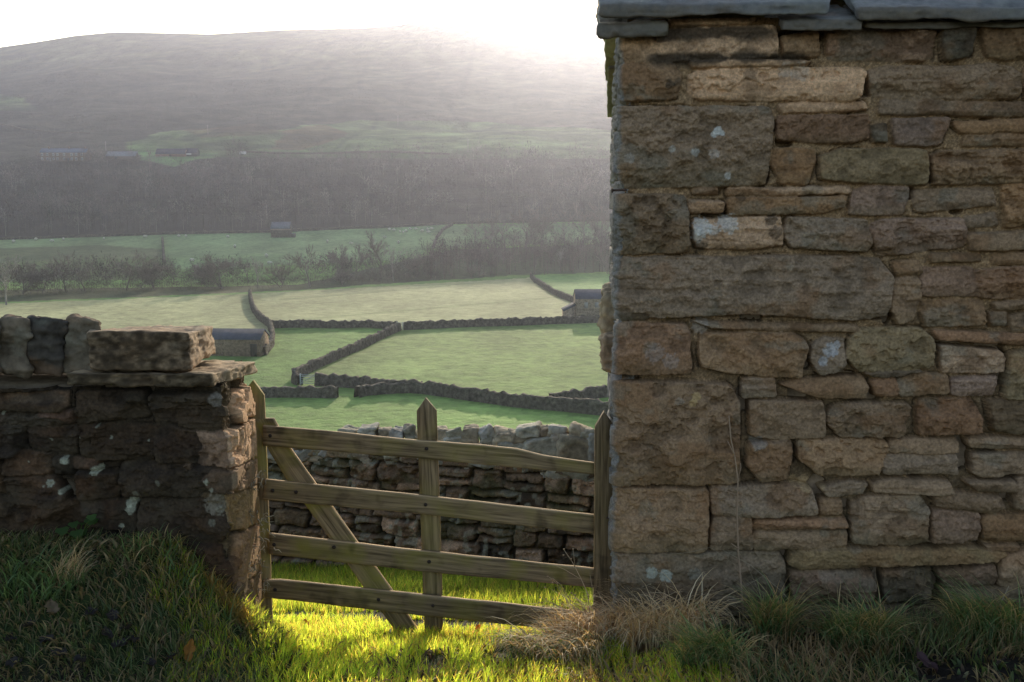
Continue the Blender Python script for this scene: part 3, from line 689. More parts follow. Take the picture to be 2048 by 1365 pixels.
def rock_mesh(name, c8, n=(14, 14, 14), amp=0.015, seed=0, col=(.2, .17, .13), k=8, freq=5.0, bed=0.6, colf=None):
    """a stone: eight corners, worn edges, cleft and bedded faces"""
    if n not in _lat: _lat[n] = cube_lattice(n)
    p, q = _lat[n]
    c8 = np.asarray(c8, float)
    r = (np.abs(p) ** k).sum(1) ** (1.0 / k); pr = p / np.maximum(r, 1)[:, None]
    t = (pr + 1) / 2; x, y, z = t[:, 0:1], t[:, 1:2], t[:, 2:3]
    V = (c8[0] * (1 - x) * (1 - y) + c8[1] * x * (1 - y) + c8[2] * x * y + c8[3] * (1 - x) * y) * (1 - z) + (c8[4] * (1 - x) * (1 - y) + c8[5] * x * (1 - y) + c8[6] * x * y + c8[7] * (1 - x) * y) * z
    ctr = c8.mean(0); ext = np.abs(V - ctr).max(0) + 1e-6
    nrm = np.sign(p) * (np.abs(p) ** 6); nrm = nrm / (np.linalg.norm(nrm, axis=1, keepdims=True) + 1e-9)
    ax = [c8[1] - c8[0], c8[3] - c8[0], c8[4] - c8[0]]; ax = [a / (np.linalg.norm(a) + 1e-9) for a in ax]
    N3 = nrm[:, :1] * ax[0] + nrm[:, 1:2] * ax[1] + nrm[:, 2:] * ax[2]
    s = seed * 1.37 % 50
    f1 = fbm3(V[:, 0] * freq + s, V[:, 1] * freq, V[:, 2] * freq * 1.6 + s, 4); f2 = fbm3(V[:, 0] * freq * 5, V[:, 1] * freq * 5 + s, V[:, 2] * freq * 7, 4)
    f3 = fbm3(V[:, 0] * freq * .8 + s, V[:, 1] * freq * .8, V[:, 2] * 38 + s, 3)
    tt = f1 * 4; led = np.floor(tt) + sstep(0, .3, tt - np.floor(tt))
    d = amp * (0.9 * f1 + 0.22 * led + 0.45 * f2 + bed * 0.7 * f3)
    V = V + N3 * d[:, None]
    blot = fbm3(V[:, 0] * 6 + s, V[:, 1] * 6, V[:, 2] * 8, 4)
    C = np.asarray(col) * (1 + 0.35 * f1 + 0.45 * f2 + 0.35 * f3)[:, None]
    ru = (sstep(.1, .45, blot) * .4)[:, None]; C = C * (1 - ru) + np.array((.26, .15, .08)) * ru
    li = (sstep(.1, .4, -blot + .3 * f2) * .35)[:, None]; C = C * (1 - li) + np.array((.25, .245, .19)) * li
    if colf is not None: C = colf(V, C, f2)
    return mesh_raw(name, V, q, np.full(len(q), 4), np.clip(C, .008, .9), smooth=True)

barn()

# ------------------------------------------------------------------ the gate-side wall on the left
def near_wall():
    LC = P(452, 900, 4.0)[:2]
    e = np.array((-1.0, 0.02)); e /= np.linalg.norm(e)        # along the front, away from the corner
    s = np.array((-0.14, 1.0)); s /= np.linalg.norm(s)
    fpx = frame(LC, (1.0, 0.0))
    def f(p):                                                     # front pixels -> (u>0 leftwards)
        u, z = fpx(p); return (-u, z)
    ns = np.array((s[1], -s[0]))
    def ed(p):                                                    # end-face pixels -> (u<0 inwards)
        a, b, k = ray(*p); t = (LC @ ns) / (np.array((a, b)) @ ns); q = np.array((a, b)) * t
        return (-((q - LC) @ s), EYE + k * t)
    root = tag(empty('dry_stone_wall', (LC[0] - .8, LC[1] + .3, 0.6)), 'dark lichen-spotted dry stone wall end left of the gate, heavy flat slab and block on top', 'stone wall')
    inv = -np.array(root.location); rng = np.random.RandomState(31)
    FS = [('d', [(150,786),(292,780),(296,832),(150,850)]), ('d', [(298,790),(400,786),(454,792),(462,830),(430,866),(380,856),(308,846)]), ('b', [(2,790),(130,785),(131,815),(2,820)]), ('d', [(2,826),(70,822),(75,840),(2,846)]),
          ('p', [(75,820),(144,822),(144,844),(75,843)]), ('k', [(2,850),(45,848),(48,902),(2,902)]), ('d', [(50,855),(150,852),(150,912),(60,906)]), ('d', [(152,854),(300,850),(310,920),(160,916)]), ('d', [(304,852),(380,860),(432,870),(436,926),(315,926)]),
          ('b', [(2,906),(100,906),(100,950),(2,953)]), ('r', [(145,922),(198,918),(196,938),(145,940)]), ('d', [(236,926),(432,930),(427,992),(240,992)]), ('k', [(106,916),(140,918),(142,950),(106,950)]), ('k', [(152,945),(232,944),(232,998),(156,1000)]),
          ('d', [(2,957),(105,954),(132,990),(130,1026),(2,1020)]), ('d', [(274,1000),(455,998),(460,1060),(440,1086),(280,1080)]), ('k', [(140,1004),(268,1006),(270,1070),(150,1052)]), ('k', [(280,1086),(440,1090),(450,1140),(290,1130)]), ('d', [(2,1030),(130,1034),(134,1080),(2,1076)])]
    ES = [('t', [(467,790),(505,756),(512,818),(468,848)]), ('t', [(442,872),(468,856),(514,824),(520,900),(440,944)]), ('b', [(440,948),(520,906),(522,960),(442,988)]), ('y', [(444,994),(522,966),(524,1032),(464,1062)]), ('b', [(464,1070),(524,1038),(527,1120),(466,1175)]), ('d', [(466,1180),(527,1126),(529,1200),(470,1240)])]
    st = [([f(p) for p in pl], c) for c, pl in FS] + [([ed(p) for p in pl], c) for c, pl in ES]
    z0 = f((440, 1100))[1]; zt = f((420, 776))[1]
    st = rubble(0.02, 0.9, z0 - 1.0, z0 - 0.06, (.1, .16), (.15, .35), rng, 'dkd', 0.012) + rubble(-0.78, -0.01, z0 - 1.0, z0 - 0.5, (.1, .16), (.15, .35), rng, 'bdy', 0.012) + st
    st += rubble(f((0, 900))[0] + .01, 3.2, z0 - 0.5, zt, (.1, .17), (.2, .4), rng, 'dkdb', 0.012)
    us = np.unique(np.concatenate([np.arange(-0.72, 1.02, 0.004), np.geomspace(1.02, 3.0, 120)]))
    zs = np.arange(z0 - 0.95, zt + 0.004, 0.004)
    def post(U, Z, Hh, C, best):
        n = fbm(U * 8, Z * 10, 4)
        m = (sstep(0.0, 0.4, n) * (U > 0) * 0.5)[..., None]; C = C * (1 - m) + np.array((.035, .03, .026)) * m
        cr = (sstep(0.1, 0.45, fbm(U * 6 + 20, Z * 6, 4)) * (U > 0) * 0.45)[..., None]; C = C * (1 - cr) + np.array((.14, .112, .07)) * cr
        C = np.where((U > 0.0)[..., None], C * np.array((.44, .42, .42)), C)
        wht = (.50, .50, .38); lst = []
        for (a, b, r, al) in [(130,922,11,.9),(190,943,12,.9),(198,936,9,.8),(103,965,10,.8),(124,983,7,.9),(142,990,8,.85),(260,1008,15,.9),(258,1022,12,.8),(266,1000,8,.8),(240,1054,7,.8),(220,877,5,.6),(297,882,3,.7),(104,878,4,.7),(3,826,5,.8),(420,958,8,.8),(430,975,6,.6),(196,852,4,.5),(158,876,3,.6),(55,925,3,.6),(92,970,3,.6),(440,1020,12,.4),(425,1045,10,.3),(320,963,9,.3),(274,985,8,.3)]:
            u, z = f((a, b)); lst.append((u, z, r * 3.1 / F, wht, al * .7))
        lst.append((*f((434, 1010)), .05, (.30, .26, .2), .6)); lst.append((*f((434, 800)), .03, (.34, .30, .25), .5))
        spots(C, U, Z, lst, rng)
        C = np.where((U < -0.02)[..., None], C * np.array((1.1, 1.04, .95)), C)  # end face lightened and warmed in the colour, as painted sunlight
        Hh = Hh + np.where(U < 0, 0.03 * (zt - Z) * sstep(0, -.15, U), 0.0)
        return Hh, C
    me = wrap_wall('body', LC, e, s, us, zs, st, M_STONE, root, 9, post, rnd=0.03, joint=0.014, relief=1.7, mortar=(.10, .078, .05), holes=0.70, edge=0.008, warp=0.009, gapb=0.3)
    o = obj('body', me, M_STONE, root); o.location = inv
    b = MB(); c0 = LC + e * .05 + s * .05
    q = [c0, c0 + e * 3.2, c0 + e * 3.2 + s * .66, c0 + s * .66]
    v = [(p[0], p[1], z) for z in (-0.3, zt) for p in q]
    b.add(v, [(0, 1, 2, 3), (4, 5, 6, 7), (0, 1, 5, 4), (1, 2, 6, 5), (2, 3, 7, 6), (3, 0, 4, 7)], PAL['d'])
    o = b.build('core', M_ROCK, root); o.location = inv
    # capstone slab and the block lying on it
    def hexa(fl, fr, br, bl, top_dz):
        """front-left/right, back-right/left lower corners as points, and the height above each"""
        lo = [np.asarray(p, float) for p in (fl, fr, br, bl)]
        return np.array(lo + [p + np.array((0, 0, h)) for p, h in zip(lo, top_dz)])
    def paint_front_shade(V, C, f2):
        # front face darkened in the colour as shade, leaving top and gate end sunlit-pale
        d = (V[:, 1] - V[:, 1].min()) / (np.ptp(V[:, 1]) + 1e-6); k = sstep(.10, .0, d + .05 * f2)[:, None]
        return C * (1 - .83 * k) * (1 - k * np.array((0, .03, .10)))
    D1, D2 = 3.93, 4.70
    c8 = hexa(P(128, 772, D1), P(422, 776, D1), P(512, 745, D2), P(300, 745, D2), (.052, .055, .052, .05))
    o = obj('capstone', rock_mesh('capstone', c8, (90, 50, 14), .012, 3, (.44, .32, .20), 34, 8, 1.6, paint_front_shade), M_ROCK, root); o.location = inv
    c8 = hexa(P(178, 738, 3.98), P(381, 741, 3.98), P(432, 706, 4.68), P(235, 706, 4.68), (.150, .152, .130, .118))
    o = obj('block', rock_mesh('block', c8, (80, 50, 36), .011, 8, (.44, .31, .20), 40, 8, 1.5, paint_front_shade), M_ROCK, root); o.location = inv
    for i, (p, c) in enumerate([(((-75,745),(-6,748),(-8,640),(-70,645)), (.13,.10,.075)), (((-8,742),(52,752),(58,640),(4,634)), (.17,.13,.09)), (((26,748),(120,760),(138,640),(62,634)), (.075,.062,.05)), (((122,742),(190,742),(200,642),(142,634)), (.17,.135,.095)), (((-150,745),(-84,745),(-80,640),(-140,646)), (.2,.16,.12))]):
        lo_l, lo_r, up_r, up_l = p; A, B = 3.98 + .03 * i, 4.40
        c8 = np.array([P(lo_l[0] - 5, lo_l[1], A), P(lo_r[0] + 5, lo_r[1], A), P(lo_r[0] - 6, lo_r[1] - 40, B), P(lo_l[0] + 10, lo_l[1] - 40, B), P(up_l[0] - 4, up_l[1], A), P(up_r[0] + 4, up_r[1], A), P(up_r[0] - 8, up_r[1] + 4, B), P(up_l[0] + 12, up_l[1] + 6, B)])
        o = obj('coping_stone', rock_mesh('coping_stone', c8, (24, 28, 30), .022, 40 + i, np.array(c) * .95, 14, 7, 1.2), M_ROCK, root); o.location = inv
    return LC
LC = near_wall()

# ------------------------------------------------------------------ rubble wall behind the gate
def back_wall():
    A = P(540, 1150, 8.7)[:2]; B = P(1190, 1120, 7.9)[:2]
    e = (B - A) / np.linalg.norm(B - A); L = np.linalg.norm(B - A)
    px = frame(A, e)
    root = tag(empty('dry_stone_wall', (*((A + B) / 2), -1.0)), 'mossy rubble dry stone wall behind the wooden gate with a jumbled stone coping', 'stone wall')
    inv = -np.array(root.location); rng = np.random.RandomState(51)
    zt = px((860, 925))[1]; u0, u1 = -1.7, L + 1.6
    st = rubble(u0, u1, -1.75, zt + .02, (.06, .17), (.12, .40), rng, 'ggyggtygtd', 0.012, 0.016)
    us = np.arange(u0, u1, 0.0085); zs = np.arange(-1.7, zt + .05, 0.0085)
    U, Z = np.meshgrid(us, zs)
    Hh, C, best = stonefield(U, Z, st, 14, joint=0.032, relief=1.6, mortar=(.08, .066, .045), holes=0.66, deep=0.05, edge=0.016, warp=0.014, grow=.004)
    n = fbm(U * 3, Z * 3.5, 4)
    mo = (sstep(0.05, .4, n) * .6 * sstep(-1.2, -.3, Z + .3 * n))[..., None]; C = C * (1 - mo) + np.array((.075, .082, .03)) * mo
    dk = (sstep(0.1, .45, -n) * .55)[..., None]; C = C * (1 - dk) + np.array((.035, .033, .024)) * dk
    li = (sstep(.62, .72, vnoise(U * 22, Z * 22)) * sstep(.3, .6, vnoise(U * 3 + 8, Z * 3)) * .6)[..., None]; C = C * (1 - li) + np.array((.40, .38, .28)) * li
    ne = np.array((e[1], -e[0])); ne = ne if ne[1] < 0 else -ne
    slope = 0.10
    xy = A + e * U[..., None] + ne * (Hh - slope * (Z + 1.2))[..., None]
    V = np.concatenate([xy, Z[..., None]], -1)
    o = obj('body', grid_mesh('body', V, C), M_STONE, root); o.location = inv
    b = MB(); a0 = A - ne * .07 + e * u0; a1 = A - ne * .07 + e * u1; th = -ne * .42
    q = [a0, a1, a1 + th, a0 + th]; q2 = [a0 - ne * .12, a1 - ne * .12, a1 - ne * .32, a0 - ne * .32]
    v = [(*p, -1.9) for p in q] + [(*p, zt + .02) for p in q2]
    b.add(v, [(0, 1, 2, 3), (4, 5, 6, 7), (0, 1, 5, 4), (1, 2, 6, 5), (2, 3, 7, 6), (3, 0, 4, 7)], PAL['d'])
    o = b.build('core', M_ROCK, root); o.location = inv
    # coping: flat stones on the left, bigger tumbled ones on the right
    def cop(cx, cy, wpx, hpx, rot, D, c, seed, k=6):
        q = P(cx, cy + hpx / 2, D); w_ = wpx * D / F; h_ = hpx * D / F; dep = max(.16, min(.34, w_ * 1.1))
        p = np.array([(-1, -1, 0), (1, -1, 0), (1, 1, 0), (-1, 1, 0), (-.86, -.9, 1), (.9, -.86, 1), (.82, .9, 1), (-.92, .84, 1)], float)
        p *= (w_ / 2, dep / 2, h_); p[:, 0] *= 1 + rng.uniform(-.24, .2, 8); p[:, 2] += rng.uniform(-.2, .2, 8) * h_
        cr, sr = math.cos(rot), math.sin(rot); x = p[:, 0] * cr - (p[:, 2] - h_ / 2) * sr; z = p[:, 0] * sr + (p[:, 2] - h_ / 2) * cr + h_ / 2
        p = np.stack([x, p[:, 1], z], 1); a = rng.uniform(-.3, .3); p[:, :2] = p[:, :2] @ np.array([(math.cos(a), math.sin(a)), (-math.sin(a), math.cos(a))])
        o = obj('coping_stone', rock_mesh('coping_stone', p + q, (14, 12, 12), .014, seed, np.array(c) * 1.25, 16, 9, 1.0), M_ROCK, root); o.location = inv
    cols = [(.34, .30, .22), (.42, .38, .30), (.33, .27, .19), (.40, .37, .32), (.28, .25, .19), (.44, .36, .25)]
    CO = [(700,864,34,12,0),(736,865,36,16,.05),(770,868,28,14,0),(795,868,26,18,-.2),(822,868,24,22,.2),(884,871,26,18,0),(908,873,28,20,.3),(905,880,40,14,.1),(941,871,34,34,-.15),(975,871,30,28,.5),(975,882,20,22,-.4),(1010,874,42,22,-.05),(1042,876,44,20,.2),(1056,862,46,20,.12),
          (1093,868,24,20,.1),(1118,872,34,30,.05),(1142,884,30,18,.3),(1157,869,36,20,-.35),(1175,872,26,16,.1),(1080,890,78,34,.05),(1148,900,62,44,-.05),(1188,895,34,62,.1),(1030,896,60,22,-.05),(970,897,60,18,.02),(1105,866,22,16,-.3),(1006,884,24,14,.6)]
    for i, (a, b_, w_, h_, r) in enumerate(CO):
        cop(a, b_ - 2, w_ * 1.15, h_ * 1.25, r, float(np.interp(a, [540, 1190], [8.75, 7.95])) + .12, cols[i % 6], i)
    for i, a in enumerate(np.arange(300, 1480, 20)):
        hh = float(np.interp(a, [300, 700, 900, 1190, 1500], [26, 34, 40, 56, 60])); yy = float(np.interp(a, [300, 690, 900, 1000, 1190, 1500], [902, 894, 898, 915, 930, 930]))
        cop(a + rng.uniform(-8, 8), yy + rng.uniform(0, 8), rng.uniform(26, 62), hh * rng.uniform(.45, 1.0), rng.uniform(-.5, .5), float(np.interp(a, [540, 1190], [8.75, 7.95])) + .16, cols[rng.randint(6)], 60 + i, 5)
back_wall()

# ------------------------------------------------------------------ the timber gate
def plank(b, pts_top, pts_bot, D, th, seed, alg=1.0, dark=1.0, nseg=60, capL=None):
    """a board given by its upper and lower edge in the picture plane at depth D, th thick away from us"""
    rng = np.random.RandomState(seed)
    t = np.linspace(0, 1, nseg)
    def line(pts):
        pts = np.array([P(p[0], p[1], D) for p in pts]); l = np.concatenate([[0], np.cumsum(np.linalg.norm(np.diff(pts, axis=0), axis=1))]); l /= l[-1]
        return np.stack([np.interp(t, l, pts[:, k]) for k in range(3)], 1)
    T, Bt = line(pts_top), line(pts_bot)
    ln = np.linalg.norm(T[-1] - T[0]); off = rng.uniform(0, 50, 2)
    wv = 0.0022 * fbm(t * ln * 9 + off[0], t * 0 + off[1], 3); wb = 0.0022 * fbm(t * ln * 9 + off[0] + 9, t * 0 + off[1], 3)
    up = (T[0] - Bt[0]) / np.linalg.norm(T[0] - Bt[0])
    T = T + up * wv[:, None]; Bt = Bt + up * wb[:, None]
    dy = np.array((0, th, 0)); ch = 0.004
    FR = (0, .05, .2, .4, .6, .8, .95, 1.0); nw = len(FR); rings = []; G = []
    bow = 0.003 * fbm(t * 3 + off[0], t * 0 + 3, 2)
    for k in range(nw):
        f_ = FR[k]; p = T * (1 - f_) + Bt * f_; p = p + np.array((0, 1, 0)) * (bow + (ch if k in (0, nw - 1) else 0))[:, None]; rings.append(p); G.append(np.stack([t * ln + off[0], np.full(nseg, f_ * .09 + off[1]), np.zeros(nseg)], 1))
    for k in range(nw):
        f_ = 1 - FR[k]; p = T * (1 - f_) + Bt * f_ + dy; p = p - np.array((0, 1, 0)) * (ch if k in (0, nw - 1) else 0); rings.append(p); G.append(np.stack([t * ln + off[0], np.full(nseg, f_ * .09 + off[1]), np.full(nseg, th)], 1))
    R = len(rings); V = np.stack(rings, 1).reshape(-1, 3); Gr = np.stack(G, 1).reshape(-1, 3)
    Fc = []
    for i in range(nseg - 1):
        for k in range(R):
            k2 = (k + 1) % R; Fc.append((i * R + k, i * R + k2, (i + 1) * R + k2, (i + 1) * R + k))
    Fc.append(tuple(range(R))[::-1]); Fc.append(tuple((nseg - 1) * R + k for k in range(R)))
    c = np.zeros((len(V), 3)); c[:, 0] = dark; c[:, 1] = alg; kk = np.arange(len(V)) % R; tp = (kk == 0) | (kk == R - 1); c[tp, 0] = dark * 2.2; c[tp, 1] = 0.0  # weathered top edges, brightened further in the colour as if sunlit
    b.add(V, Fc, c, Gr)

def gate():
    g0 = P(860, 1275, 4.83)
    root = tag(empty('wooden_gate', (g0[0], 4.83, 0)), 'weathered four-rail timber gate with pointed uprights and a diagonal brace, hung between wall and barn', 'gate')
    inv = -np.array(root.location)
    D = 4.80
    rails = [([(526,852),(700,868),(835,882),(960,891),(1030,898),(1062,906),(1090,913),(1188,927)], [(526,892),(835,918),(1188,950)], .55),
             ([(530,960),(560,963),(835,991),(1188,1031)], [(524,1000),(835,1028),(1188,1069)], .6),
             ([(538,1068),(835,1102),(1188,1139)], [(538,1109),(835,1143),(1188,1177)], 1.1),
             ([(526,1162),(560,1161),(835,1190),(1188,1228)], [(528,1196),(600,1204),(835,1231),(1188,1268)], .7)]
    for i, (t, bt, al) in enumerate(rails):
        b = MB(); plank(b, t, bt, D, 0.026, 100 + i, al, 0.95); o = b.build('rail', M_WOOD, root); o.location = inv
    def upright(apex, sl, sr, bl, br, D, th, seed, al, dk):
        b = MB(); rng = np.random.RandomState(seed); n = 40
        t = np.linspace(0, 1, n); Ls = np.array([P(*sl, D) * (1 - a) + P(*bl, D) * a for a in t]); Rs = np.array([P(*sr, D) * (1 - a) + P(*br, D) * a for a in t])
        Ap = P(*apex, D); ln = np.linalg.norm(Ls[0] - Ls[-1]); off = rng.uniform(0, 50, 2); dy = np.array((0, th, 0))
        Ls[:, 0] += .0015 * fbm(t * 12 + off[0], t, 3); Rs[:, 0] += .0015 * fbm(t * 12 + off[1], t, 3)
        V, Gr, Fc = [], [], []
        m = 5
        for i in range(n):
            for side in (0, 1):
                for k in range(m):
                    f_ = k / (m - 1) if side == 0 else 1 - k / (m - 1)
                    p = Ls[i] * (1 - f_) + Rs[i] * f_ + (dy if side else 0) + np.array((0, (.004 if k in (0, m - 1) else 0) * (-1 if side else 1), 0))
                    V.append(p); Gr.append((t[i] * ln + off[0], f_ * .08 + off[1], th * side))
        R = 2 * m
        for i in range(n - 1):
            for k in range(R):
                k2 = (k + 1) % R; Fc.append((i * R + k, i * R + k2, (i + 1) * R + k2, (i + 1) * R + k))
        Fc.append(tuple((n - 1) * R + k for k in range(R)))
        a0 = len(V); V += [Ap + np.array((0, .002, 0)), Ap + dy - np.array((0, .002, 0))]; Gr += [(off[0] - .06, .04 + off[1], 0), (off[0] - .06, .04 + off[1], th)]
        for k in range(m - 1): Fc.append((a0, k + 1, k))
        for k in range(m, 2 * m - 1): Fc.append((a0 + 1, k + 1, k))
        Fc.append((a0, a0 + 1, m, m - 1)); Fc.append((a0 + 1, a0, 0, 2 * m - 1))
        c = np.zeros((len(V), 3)); c[:, 0] = dk; c[:, 1] = al
        b.add(V, Fc, c, Gr); o = b.build('upright', M_WOOD, root); o.location = inv
    upright((851,797), (833,823), (873,823), (850,1290), (887,1290), D + .028, .034, 5, .55, .95)
    upright((505,762), (482,790), (527,792), (500,1262), (544,1262), D + .028, .034, 6, .9, 1.15)
    upright((1209,825), (1191,856), (1231,856), (1188,1240), (1229,1240), D - .006, .05, 7, .12, .75)
    b = MB(); plank(b, [(547,838),(577,893),(631,968),(714,1085),(782,1179),(850,1284)], [(505,838),(540,906),(577,966),(661,1081),(728,1177),(806,1284)], D + .029, .026, 130, 1.25, 1.1); o = b.build('brace', M_WOOD, root); o.location = inv
    for (x, y) in ((853, 898), (851, 1010), (858, 1124), (866, 1212), (540, 872), (545, 982), (548, 1090), (550, 1180), (592, 985), (668, 1095), (757, 1200)):
        b = MB(); q = P(x, y, D - .001); b.tube([q, q + np.array((0, -.006, 0))], [.010, .007], 8, (.05, .032, .025)); o = b.build('bolt', M_IRON, root); o.location = inv
    # iron latch ring hanging beside the right-hand upright
    b = MB(); c = P(1226, 1048, D - .02); r = 0.021
    b.tube([c + np.array((r * math.cos(a), .002 * math.sin(3 * a), r * math.sin(a))) for a in np.linspace(0, 2 * math.pi, 25)], .0055, 6, (.10, .065, .05))
    b.tube([P(1214, 1036, D - .004), P(1222, 1038, D - .022)], .005, 6, (.10, .065, .05))
    b.tube([P(1226, 1064, D - .022), P(1229, 1076, D - .02), P(1227, 1090, D - .018)], .004, 6, (.10, .065, .05))
    o = b.build('latch_ring', M_IRON, root); o.location = inv
gate()

# ------------------------------------------------------------------ field walls in the valley
FWALLS = [
 ([(545,657),(640,656),(720,656),(794,659)], 1.5, 'dark field wall along the top of the bright green paddock, ending at the pale gate'),
 ([(806,660),(900,656),(1000,653),(1110,649),(1262,645),(1500,640),(1850,634)], 1.6, 'long straight dark field wall running right from the pale gate to the valley barn'),
 ([(799,662),(770,675),(730,694),(690,712),(640,735),(600,753),(588,762),(590,769),(600,771)], 1.5, 'field wall slanting down leftwards across the green fields to a sharp bend'),
 ([(632,772),(700,775),(760,782),(850,789),(930,801),(1040,815),(1130,823),(1262,838),(1500,868),(1750,900)], 1.75, 'long nearest field wall sweeping down to the right behind the gate'),
 ([(714,797),(728,792),(770,788),(845,786)], 1.5, 'short stub of field wall joining the nearest long wall below the gap'),
 ([(505,796),(560,795),(620,795),(676,797)], 1.5, 'short straight field wall just above the left end of the gate'),
 ([(1100,809),(1150,803),(1200,796),(1262,787),(1500,765),(1800,742)], 1.5, 'field wall rising to the right beside the barn corner, behind the nearest wall'),
 ([(500,590),(502,606),(507,622),(520,640),(540,655),(545,672),(543,694),(528,712)], 1.5, 'field wall winding down from the river hedge to the left-hand barn'),
 ([(1062,556),(1078,570),(1100,584),(1125,597),(1152,608)], 1.5, 'field wall slanting down to the left end of the right-hand valley barn'),
 ([(325,480),(326,495),(327,512),(329,530)], 1.6, 'short field wall running uphill beyond the river on the left'),
 ([(905,452),(885,463),(873,478),(866,500)], 1.5, 'curving field wall beyond the river next to the grazing flock'),
 ([(-120,485),(0,481),(120,477),(330,469),(540,466),(600,463),(760,457),(905,449),(1050,446),(1400,440),(1800,434)], 1.3, 'long wall along the foot of the hanging wood'),
 ([(490,306),(560,309),(640,309),(760,306),(900,312)], 1.6, 'wall across the hillside to the right of the farm buildings'),
 ([(-60,252),(60,262),(180,268)], 1.2, 'faint wall high on the hillside above the houses'),
]
def field_wall(pl, h, label, seed):
    rng = np.random.RandomState(seed)
    pts = np.array([hit(*p) for p in pl])
    seg = np.linalg.norm(np.diff(pts[:, :2], axis=0), axis=1); l = np.concatenate([[0], np.cumsum(seg)])
    n = int(max(20, min(420, l[-1] / 0.3))); t = np.linspace(0, l[-1], n)
    x = np.interp(t, l, pts[:, 0]); y = np.interp(t, l, pts[:, 1])
    k = np.ones(7) / 7
    if n > 30:
        x[3:-3] = np.convolve(x, k, 'valid'); y[3:-3] = np.convolve(y, k, 'valid')
    z = H(x, y)
    dx = np.gradient(x); dy = np.gradient(y); L = np.hypot(dx, dy) + 1e-9; nx, ny = -dy / L, dx / L
    top = h * (1 + 0.05 * fbm(t * 0.12 + seed, t * 0, 2)) + 0.34 * (vnoise(t * 2.2 + seed * 7, t * 0 + 3) - 0.5) + 0.16 * rng.rand(n)
    V = []; C = []
    base = np.array((.125, .105, .082))
    for (o, hh) in ((-.38, -.3), (-.36, .25), (-.30, .6), (-.27, .86), (-.24, 1.0), (.24, 1.0), (.27, .86), (.36, .25), (.38, -.3)):
        zz = z + np.where(hh > 0.9, top * hh, h * hh); j = 0.05 * rng.randn(n)
        V.append(np.stack([x + nx * (o + j), y + ny * (o + j), zz], 1)); C.append(base * (0.7 + 0.7 * rng.rand(n))[:, None] * (1.25 if hh >= 1 else 1.0))
    V = np.stack(V, 0); C = np.stack(C, 0)
    o = obj('field_wall', grid_mesh('field_wall', V, C, smooth=False), M_WALL)
    tag(o, label, 'field wall', 'dry stone field walls in the valley')
for i, (pl, h, lab) in enumerate(FWALLS): field_wall(pl, h * .74, lab, 200 + i)

# small gates in the walls
def field_gate(a, b, label, col):
    p, q = hit(*a), hit(*b); root = tag(empty('field_gate', p), label, 'field gate'); d = q - p; L = np.linalg.norm(d[:2]); z = d[2]
    for s in (0, 1):
        mb = MB(); mb.tube([(d[0] * s, d[1] * s, -.1 + z * s), (d[0] * s, d[1] * s, 1.35 + z * s)], .09, 6, col); mb.build('post', M_PLAIN, root)
    mb = MB()
    for h in (.25, .5, .75, 1.0, 1.2): mb.tube([(0, 0, h), (d[0], d[1], h + z)], .045, 5, col)
    mb.tube([(0, 0, .25), (d[0], d[1], 1.2 + z)], .035, 5, col)
    mb.build('bars', M_PLAIN, root)
field_gate((601, 771), (631, 772), 'pale metal field gate at the bend of the slanting wall', (.45, .47, .46))
field_gate((794, 660), (806, 661), 'pale field gate where the two long walls meet', (.5, .48, .42))

